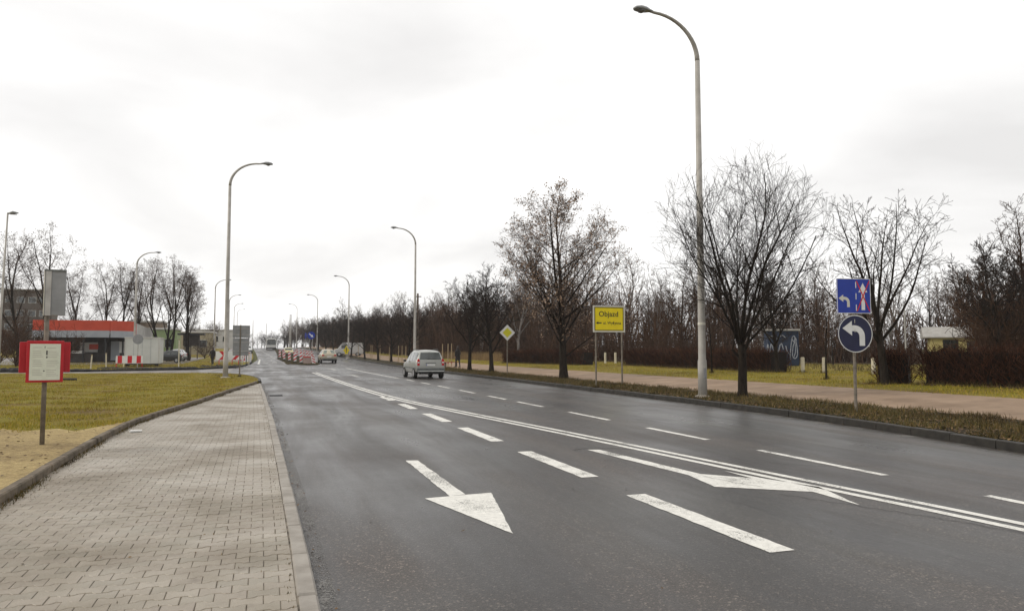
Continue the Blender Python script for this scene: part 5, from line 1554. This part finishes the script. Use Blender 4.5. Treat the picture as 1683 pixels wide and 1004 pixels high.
def hatch(label, loc, rz, col, rear_glass='glass', scale=(1, 1, 1), group=None, lights=True):
    paint = make_carpaint('car_paint', col, .32, .3)
    st = [(-2.0, .70, .42, .60, .62, .64), (-1.98, .80, .38, .88, .70, .92), (-1.9, .83, .34, .93, .66, 1.0), (-1.45, .84, .30, .93, .56, 1.36), (-1.2, .845, .28, .92, .57, 1.41), (-.5, .85, .27, .91, .58, 1.44), (.1, .85, .27, .90, .57, 1.42), (.45, .85, .27, .9, .55, 1.32), (.95, .845, .27, .89, .58, .98), (1.6, .83, .29, .82, .62, .87), (1.98, .76, .36, .66, .58, .72), (2.05, .66, .42, .56, .50, .60)]
    t, rings, P, pane, body = make_car(label, loc, rz, st, paint, None, group)
    t.scale = scale
    MB().quadmesh([(-.62, -1.885, 1.02), (.62, -1.885, 1.02), (.52, -1.475, 1.355), (-.52, -1.475, 1.355), (-.62, -1.86, 1.0), (.62, -1.86, 1.0), (.52, -1.45, 1.33), (-.52, -1.45, 1.33)], [(0, 1, 2, 3), (7, 6, 5, 4), (0, 4, 5, 1), (1, 5, 6, 2), (2, 6, 7, 3), (3, 7, 4, 0)]).build('rear_window', M[rear_glass], t)
    MB().quadmesh([(-.60, .93, 1.02), (.60, .93, 1.02), (.53, .5, 1.33), (-.53, .5, 1.33), (-.60, .9, 1.0), (.60, .9, 1.0), (.53, .47, 1.31), (-.53, .47, 1.31)], [(3, 2, 1, 0), (4, 5, 6, 7), (1, 5, 4, 0), (2, 6, 5, 1), (3, 7, 6, 2), (0, 4, 7, 3)]).build('windscreen', M['glass'], t)
    for s in (-1, 1):
        k0, k1 = (3, 4) if s < 0 else (9, 8)
        for a, b in ((3, 5), (5, 7)):
            quad = [P(a, k0), P(a, k1), P(b, k1), P(b, k0)]
            pane('door_window', quad if s < 0 else quad[::-1], .012, .86, M['glass'])
        MB().box((s * .64, -1.985, .82), (.26, .05, .13)).build('tail_light', M['tail'], t, bevel=.01)
        MB().box((s * .56, 1.99, .64), (.26, .12, .12)).build('headlight', M['head'], t, bevel=.02)
        MB().box((s * .93, .62, .95), (.14, .1, .12)).build('mirror', M['blackplastic'], t)
    MB().cbox((0, -1.99, .45), (1.5, .12, .16), .02).build('rear_bumper', M['greyplastic'], t)
    MB().cbox((0, 2.03, .42), (1.4, .12, .16), .02).build('front_bumper', M['greyplastic'], t)
    MB().box((0, -2.0, .68), (.5, .02, .11)).build('number_plate', M['white'], t)
    MB().box((0, -1.8, .30), (1.25, .4, .1)).build('underbody', M['rubber'], t)
    add_wheels(t, [(-1.3, -1), (-1.3, 1), (1.25, -1), (1.25, 1)], .30, .775)
    return t
hatch('pale beige car driving away beside the median barriers', (7.05, 89.6, gz(89)), R(2), (.42, .37, .27), 'palerear', (1.06, 1.05, 1.12))
hatch('white car parked at the left kerb near the crest', (-3.1, 150, gz(150) + .12), R(182), (.62, .62, .60))
hatch('grey car parked behind the white one at the left kerb', (-4.9, 158, gz(158) + .12), R(180), (.25, .25, .26), 'glass', (1, 1, 1.1))
hatch('yellowish car coming on beyond the median barriers', (3.9, 133, gz(133)), R(180), (.48, .42, .18))
hatch('black car parked side-on right of the white container', (-10.05, 88.5, gz(88) + .13), R(88), (.012, .013, .014), 'glass', (.95, .72, .95))
hatch('white car parked behind the black one on the left', (-10.3, 97.5, gz(97) + .13), R(75), (.60, .60, .60), 'glass', (.8, .6, 1.0))
hatch('white car glimpsed behind the hedge at the right edge of the photo', (55.5, 41.5, .5), R(100), (.65, .66, .66), 'glass', (1, 1, 1.15))
# van on the right beyond the works sign
def van(label, loc, rz):
    paint = make_carpaint('van_paint', (.50, .49, .47), .4, .1)
    t = thing('van', label, 'van', loc, rz)
    MB().plate([(-2.4, .35), (-2.4, 2.2), (.9, 2.25), (1.35, 1.75), (1.7, 1.25), (2.35, 1.05), (2.42, .4)], -.95, .95).build('body', paint, t, rz=R(90), bevel=.08)
    MB().box((0, -2.42, 1.6), (1.3, .03, .6)).build('rear_window', M['glass'], t)
    for s in (-1, 1):
        MB().box((s * .955, .75, 1.55), (.02, .8, .5)).build('door_window', M['glass'], t)
        MB().box((s * .80, -2.41, 1.1), (.14, .05, .4)).build('tail_light', M['tail'], t)
    MB().box((0, -2.42, .5), (1.8, .12, .2)).build('rear_bumper', M['blackplastic'], t)
    MB().quadmesh([(-.8, 1.73, 1.27), (.8, 1.73, 1.27), (.75, 1.38, 1.74), (-.75, 1.38, 1.74)], [(3, 2, 1, 0)]).build('windscreen', M['glass'], t)
    add_wheels(t, [(-1.5, -1), (-1.5, 1), (1.5, -1), (1.5, 1)], .34, .86)
    return t
van('pale grey van parked beyond the yellow works board', (13.3, 124, gz(124) + .15), R(78))
# bus
t = thing('city_bus', 'white city bus coming over the road crest', 'bus', (1.5, 190, gz(189) - .05), R(180)); t.scale = (.92, .92, .88)
MB().cbox((0, 0, 1.65), (2.5, 11.5, 2.7), .15).build('body', make_carpaint('bus_paint', (.55, .55, .52), .35, .1), t, bevel=.1)
MB().box((0, 5.76, 1.95), (2.2, .04, 1.2)).build('windscreen', M['glass'], t)
MB().box((0, 5.77, 2.75), (1.8, .04, .26)).build('destination_display', M['black'], t)
for s in (-1, 1):
    for i in range(6): MB().box((s * 1.255, -4.4 + i * 1.75, 1.95), (.03, 1.5, .9)).build('side_window', M['glass'], t)
    MB().box((s * .95, 5.77, .75), (.36, .06, .2)).build('headlight', M['head'], t)
    MB().tube([(s * 1.2, 5.7, 2.6), (s * 1.5, 5.95, 2.5), (s * 1.52, 5.97, 2.1)], [.03, .03, .06], 6).build('mirror', M['blackplastic'], t)
MB().box((0, 5.76, .45), (2.4, .1, .3)).build('front_bumper', M['blackplastic'], t)
MB().cbox((0, -1, 3.08), (1.7, 3, .22), .05).build('roof_unit', M['whitewall'], t)
add_wheels(t, [(3.2, -1), (3.2, 1), (-2.8, -1), (-2.8, 1)], .48, 1.16)

# ------------------------------------------------------------------ people
def person(label, loc, rz, scale=1.0, coat_len=.62, stride=.22, hair_len=.12):
    t = thing('person', label, 'person', loc, rz)
    t.scale = (scale,) * 3
    V, E, Rd = [], [], []
    def add(p, r_, par=None):
        V.append(p); Rd.append(r_)
        if par is not None: E.append((par, len(V) - 1))
        return len(V) - 1
    pel = add((0, 0, .95), .145)
    bel = add((0, 0, 1.10), .14, pel); ch = add((0, .01, 1.30), .155, bel); nk = add((0, .0, 1.49), .065, ch); hd_ = add((0, .015, 1.60), .085, nk); tp = add((0, .01, 1.70), .075, hd_)
    for s, f in ((-1, 1), (1, -1)):
        hp = add((s * .095, 0, .90), .10, pel); kn = add((s * .10, f * stride * .55 + .03, .50), .068, hp); an = add((s * .10, f * stride - .02, .10), .045, kn); hl = add((s * .10, f * stride, .05), .042, an); to = add((s * .105, f * stride + .17, .035), .034, hl)
        sh_ = add((s * .19, 0, 1.40), .068, ch); el = add((s * .25, -f * .07, 1.13), .05, sh_); wr_ = add((s * .25, -f * .10 + .08, .90), .036, el); hn = add((s * .245, -f * .10 + .10, .81), .036, wr_)
    me = bpy.data.meshes.new('body'); me.from_pydata(V, E, []); me.update()
    o = bpy.data.objects.new('body', me); link(o, t)
    me.materials.append(M['coat'])
    sk = o.modifiers.new('skin', 'SKIN'); sk.use_smooth_shade = True
    for i, sv in enumerate(me.skin_vertices[0].data):
        sv.radius = (Rd[i], Rd[i] * (.8 if i in (0, 1, 2) else 1)); sv.use_root = (i == 0)
    o.modifiers.new('sub', 'SUBSURF').levels = 2; o.modifiers['sub'].render_levels = 2
    dg = bpy.context.evaluated_depsgraph_get()
    nm = bpy.data.meshes.new_from_object(o.evaluated_get(dg))
    o.modifiers.clear(); o.data = nm
    nm.materials.clear()
    for q in (M['trouser'], M['skin'], M['coat']): nm.materials.append(q)
    for pl in nm.polygons:
        c = pl.center
        pl.material_index = 1 if (c.z > 1.47 or (abs(c.x) > .19 and c.z < .89)) else (0 if c.z < .98 else 2)
        pl.use_smooth = True
    # face, fingers, coat, hair, shoes
    MB().lathe([(.012, 0), (.016, .015), (.006, .045)], 8, c=(0, .11, 1.58)).build('nose', M['skin'], t)
    for s in (-1, 1):
        MB().lathe([(.004, -.006), (.011, 0), (.004, .006)], 8, 'y', (s * .032, .092, 1.625)).build('eye', M['black'], t)
        MB().tube([(s * .088, 0, 1.63), (s * .095, -.01, 1.61), (s * .088, -.005, 1.58)], [.008, .016, .008], 6).build('ear', M['skin'], t)
        f = 1 if s < 0 else -1
        bx_, by_ = s * .245, -f * .10 + .10
        for k in range(4): MB().tube([(bx_ - s * .005, by_ - .025 + k * .017, .80), (bx_ - s * .012, by_ - .022 + k * .018, .755), (bx_ - s * .035, by_ - .018 + k * .017, .725 + .006 * abs(k - 1.5))], [.0095, .0085, .007], 6).build('finger', M['skin'], t)
        MB().tube([(bx_ - s * .01, by_ + .03, .83), (bx_ - s * .03, by_ + .055, .79), (bx_ - s * .035, by_ + .05, .765)], [.011, .009, .008], 6).build('thumb', M['skin'], t)
        MB().cbox((s * .10, f * stride + .07, .045), (.10, .28, .09), .03).build('shoe', M['black'], t, bevel=.015)
    MB().lathe([(.03, 0), (.05, .002), (.03, .006)], 6, c=(0, .085, 1.535)).build('mouth', mat('lip', (.3, .12, .1), None, 10), t)
    co = MB(); prof = [(.215, .98 - coat_len * .55), (.205, .95), (.19, 1.08), (.205, 1.25), (.20, 1.40), (.11, 1.49), (.085, 1.52)]
    vs, fs = [], []
    for r_, z in prof:
        for k in range(18):
            a = 2 * math.pi * k / 18
            vs.append((r_ * math.cos(a) * 1.06, r_ * math.sin(a) * .78 * (1 + (.12 if z < .9 else 0)), z))
    for i in range(len(prof) - 1):
        for k in range(18): fs.append((i * 18 + k, i * 18 + (k + 1) % 18, i * 18 + 18 + (k + 1) % 18, i * 18 + 18 + k))
    co.quadmesh(vs, fs).build('coat', M['coat'], t, smooth=True)
    hr = MB().lathe([(.06, 1.60 - hair_len), (.10, 1.64 - hair_len), (.108, 1.66), (.095, 1.73), (.05, 1.775), (.01, 1.785)], 16, c=(0, -.022, 0)).build('hair', M['hair'], t, smooth=True)
    return t
person('person in a long black coat walking on the footpath right of the silver car', (15.35, 59.6, ground_z(15.35, 59.6) + .006), R(10), 1.0, .75, .2)
person('person in black clothes standing across the junction left of the chevron boards', (-4.95, 79.5, gz(79) + .11), R(160), 1.0, .55, .12)

# ------------------------------------------------------------------ right: graffiti kiosk and yellow hut
t = thing('transformer_kiosk', 'dark blue kiosk covered in white graffiti behind the hedge', 'kiosk', (37.1, 46.0, .48), R(-26)); t.scale = (.86, .86, .96)
kz = 2.75
MB().box((0, 0, kz / 2), (2.6, 1.6, kz)).build('wall', M['kioskblue'], t)
MB().cbox((0, 0, kz + .07), (2.85, 1.85, .14), .03).build('roof', M['roofgrey'], t)
MB().box((.75, -.815, 1.2), (.9, .03, 2.2)).build('door', M['kioskblue'], t)
g = MB()
def squiggle(pts, w, y):
    g.tube([(x, y, z) for x, z in catmull(pts, 5)], w, 5)
squiggle([(.55, .7), (.62, 1.5), (.75, 2.2), (.95, 2.3), (1.1, 1.7), (1.15, .9), (.95, .6), (.75, .8), (.8, 1.5), (.95, 1.9)], .035, -.845)
squiggle([(.2, 1.6), (.3, 1.2), (.5, .9), (.6, .5)], .04, -.812)
squiggle([(.95, 2.2), (1.0, 1.2), (.85, .7)], .03, -.845)
squiggle([(.7, 2.25), (.85, 1.9), (1.0, 2.2), (1.1, 2.0)], .035, -.845)
squiggle([(-1.4, 1.0), (-1.3, 1.7), (-1.15, 1.1), (-1.0, 1.75), (-.8, 1.2), (-.6, 1.7), (-.45, 1.1), (-.2, 1.8), (0, 1.3)], .05, -.812)
squiggle([(-1.3, 2.2), (-.9, 2.35), (-.5, 2.15), (-.1, 2.4), (.2, 2.2)], .04, -.812)
g.build('graffiti', M['graffiti'], t)
t = thing('garden_hut', 'small yellow hut with a grey roof above the right hedge', 'building', (53.4, 45.4, .45), R(-44)); t.scale = (.88, .88, .95)
MB().box((0, 0, 1.25), (3.5, 3.2, 2.5)).build('wall', M['yellowwall'], t)
rf = MB().quadmesh([(-2.35, -1.85, 2.42), (2.35, -1.85, 2.42), (2.35, 0, 3.32), (-2.35, 0, 3.32), (2.35, 1.85, 2.42), (-2.35, 1.85, 2.42), (-2.35, -1.85, 2.34), (2.35, -1.85, 2.34), (2.35, 1.85, 2.34), (-2.35, 1.85, 2.34)],
                   [(0, 1, 2, 3), (3, 2, 4, 5), (6, 7, 1, 0), (1, 7, 8, 4, 2), (4, 8, 9, 5), (5, 9, 6, 0, 3), (9, 8, 7, 6)]).build('roof', M['roofgrey'], t)
MB().tube([(-1.2, .4, 3.0), (-1.2, .4, 4.3)], .03, 6).build('flue', M['galv'], rf)
w = MB().box((-.15, -1.615, 1.62), (1.15, .03, 1.1)).build('window', M['glass'], t)
frame_ring(MB(), -.76, .46, 1.05, 2.2, .06, -1.65, -1.6).build('frame', M['darkwall'], w)
MB().box((-.15, -1.64, 1.62), (.05, .02, 1.06)).build('glazing_bar', M['darkwall'], w)
MB().box((1.5, -1.615, 1.05), (.8, .03, 2.0)).build('door', M['darkwall'], t)
t = thing('fence_post', 'thin pale pole behind the hedge gap left of the yellow hut', 'post', (34.5, 32.2, .5))
MB().tube([(0, 0, -.1), (0, 0, 3.6)], [.05, .035], 8).build('shaft', M['galv'], t)
MB().lathe([(.06, 3.6), (.03, 3.68)], 8).build('cap', M['galv'], t)

# ------------------------------------------------------------------ left: pavilion and what stands round it
t = thing('pavilion', 'low pavilion with an orange and grey fascia roof on the left', 'building', (-20.2, 96, gz(92) + .13), R(0))
x0, x1, y0, y1 = -3.6, 6.0, -5.6, 6.5
roof = MB().slab([(x0, y0 + 1), (4.0, y0), (x1, y0 + 2.6), (x1 + .6, y1), (x0, y1)], 3.9, 4.12).build('roof', M['roofgrey'], t)
def fascia(nm, a, b, z0, z1, m, off, z1b=None):
    z1b = z1 if z1b is None else z1b
    d = Vector((b[0] - a[0], b[1] - a[1])); n_ = Vector((d.y, -d.x)).normalized() * off
    vs = [(a[0] + n_.x, a[1] + n_.y, z0), (b[0] + n_.x, b[1] + n_.y, z0), (b[0] + n_.x, b[1] + n_.y, z1b), (a[0] + n_.x, a[1] + n_.y, z1)]
    n2 = Vector((d.y, -d.x)).normalized() * (off - .12)
    vs += [(a[0] + n2.x, a[1] + n2.y, z0), (b[0] + n2.x, b[1] + n2.y, z0), (b[0] + n2.x, b[1] + n2.y, z1b), (a[0] + n2.x, a[1] + n2.y, z1)]
    MB().quadmesh(vs, [(0, 1, 2, 3), (7, 6, 5, 4), (0, 4, 5, 1), (1, 5, 6, 2), (2, 6, 7, 3), (3, 7, 4, 0)]).build(nm, m, t)
edge = [(x0, y0 + 1), (4.0, y0), (x1, y0 + 2.6)]
fascia('orange_fascia', edge[0], edge[1], 3.45, 4.62, M['orange'], .06)
fascia('orange_fascia', edge[1], edge[2], 3.45, 4.62, M['orange'], .06)
fascia('grey_fascia', edge[0], edge[1], 2.75, 3.5, M['fasciagrey'], .18)
fascia('grey_fascia', edge[1], edge[2], 2.75, 3.5, M['fasciagrey'], .18)
fascia('white_fascia', edge[2], (x1 + .6, y1), 2.8, 4.5, M['whitewall'], .10, 3.9)
fascia('red_stripe', edge[2], (x1 + .03, y0 + 3.3), 2.9, 4.4, M['red'], .12)
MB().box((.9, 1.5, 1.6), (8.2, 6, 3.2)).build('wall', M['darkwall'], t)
MB().box((-1.6, -1.55, 1.55), (2.6, .06, 1.5)).build('window', M['glass'], t)
MB().box((1.2, -1.55, 1.7), (1.8, .06, 1.1)).build('window', M['whitewall'], t)
MB().box((1.7, -1.60, 1.75), (.9, .06, .6)).build('poster', M['orange'], t)
MB().box((3.9, -1.55, 1.3), (.9, .06, 2.2)).build('door', M['fasciagrey'], t)
MB().box((4.55, -1.57, 1.7), (.5, .06, 1.3)).build('poster', M['white'], t)
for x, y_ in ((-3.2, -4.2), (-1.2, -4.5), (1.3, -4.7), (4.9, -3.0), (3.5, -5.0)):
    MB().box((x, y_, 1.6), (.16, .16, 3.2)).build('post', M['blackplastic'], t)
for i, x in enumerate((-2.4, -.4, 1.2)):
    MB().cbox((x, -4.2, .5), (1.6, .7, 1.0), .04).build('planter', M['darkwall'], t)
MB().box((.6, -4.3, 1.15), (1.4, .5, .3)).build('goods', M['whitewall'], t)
# white container
t = thing('site_container', 'white site container behind the red and white barrier board', 'container', (-10.75, 76.8, gz(77) + .3), R(3))
MB().box((0, 0, 1.22), (2.85, 5.2, 2.3)).build('wall', M['container'], t)
MB().cbox((0, 0, 2.42), (2.95, 5.3, .1), .02).build('roof', M['whitewall'], t)
for x in (-1.39, 1.39): MB().box((x, -2.63, 1.22), (.09, .06, 2.3)).build('corner_post', M['whitewall'], t)
for x in (-.7, 0, .7): MB().box((x, -2.605, 1.22), (.03, .02, 2.2)).build('seam', M['fasciagrey'], t)
for x in (-1.2, 1.2): MB().box((x, -2.2, -.06), (.3, .4, .28)).build('foot', M['darkwall'], t)
MB().box((0, 0, .02), (2.7, 5.0, .1)).build('chassis', M['black'], t)
# other buildings on the left
def simple_building(name, label, loc, rz, d, wall, roofm, wins, roof_h=.25, over=.2):
    t = thing(name, label, 'building', loc, rz)
    MB().box((0, 0, d[2] / 2 - .2), (d[0], d[1], d[2] + .4)).build('wall', wall, t)
    MB().cbox((0, 0, d[2] + roof_h / 2 + .002), (d[0] + over * 2, d[1] + over * 2, roof_h), .05).build('roof', roofm, t)
    for (x, z, w_, h_) in wins:
        wn_ = MB().box((x, -d[1] / 2 - .02, z), (w_, .06, h_)).build('window', M['glass'], t)
        frame_ring(MB(), x - w_ / 2 - .05, x + w_ / 2 + .05, z - h_ / 2 - .05, z + h_ / 2 + .05, .06, -d[1] / 2 - .075, -d[1] / 2 - .03).build('frame', M['whitewall'], wn_)
    return t
simple_building('shop_building', 'brown walled building rising behind the white container', (-17.2, 126, gz(120)), R(0), (4.6, 6, 5.4), M['brownwall'], M['roofgrey'], [(-1, 3.5, 1, 1), (1.2, 3.5, 1, 1)])
simple_building('shop_building', 'green painted building behind the forked tree', (-14.3, 122, gz(120)), R(0), (3.6, 6, 4.2), M['greenwall'], M['whitewall'], [(-.8, 2.2, 1, 1.2), (.8, 2.2, 1, 1.2)])
simple_building('shop_building', 'pale low building with a light roof behind the left trees', (-12.6, 142, gz(140)), R(0), (8, 8, 3.9), M['beigewall'], M['whitewall'], [(-2.4, 2, 1.2, 1.2), (0, 2, 1.2, 1.2), (2.4, 2, 1.2, 1.2)])
simple_building('shop_building', 'pale distant building left of the road near the crest', (-12, 205, gz(205)), R(0), (9, 9, 4.6), M['whitewall'], M['roofgrey'], [(-2.5, 2.4, 1.4, 1.3), (0, 2.4, 1.4, 1.3), (2.5, 2.4, 1.4, 1.3)])
simple_building('apartment_block', 'dull brown apartment block far behind the leftmost trees', (-48, 182, gz(182)), R(8), (9, 12, 12.4), M['blockwall'], M['roofgrey'], [(x, z, 1.3, 1.2) for x in (-3, -1, 1, 3) for z in (2, 4.8, 7.6, 10.4)])
t = thing('market_kiosk', 'small dark roofed kiosk on legs behind the parked cars', 'kiosk', (-9.7, 111, gz(111) + .1))
MB().box((0, 0, 2.55), (2.0, 1.8, 1.5)).build('cabin', M['darkwall'], t)
MB().cbox((0, 0, 3.42), (3.4, 2.4, .24), .04).build('roof', M['blackplastic'], t)
for x in (-.85, 0, .85): MB().box((x, -.75, .9), (.12, .12, 1.9)).build('leg', M['oldwood'], t)
# ------------------------------------------------------------------ thin winter haze
hz = MB().box((0, 750, 8.2), (3020, 3320, 18.8)).build('haze', M['white'])
hz.data.materials.clear()
hm = bpy.data.materials.new('haze'); hm.use_nodes = True
hn = hm.node_tree.nodes; hn.clear()
ho = hn.new('ShaderNodeOutputMaterial'); hv = hn.new('ShaderNodeVolumePrincipled')
hv.inputs['Color'].default_value = (.96, .96, .97, 1)
hv.inputs['Density'].default_value = 0.0003
hv.inputs['Anisotropy'].default_value = 0.0
hm.node_tree.links.new(hv.outputs[0], ho.inputs['Volume'])
hz.data.materials.append(hm)
hz['kind'] = 'stuff'; hz['label'] = 'thin pale winter haze in the air'
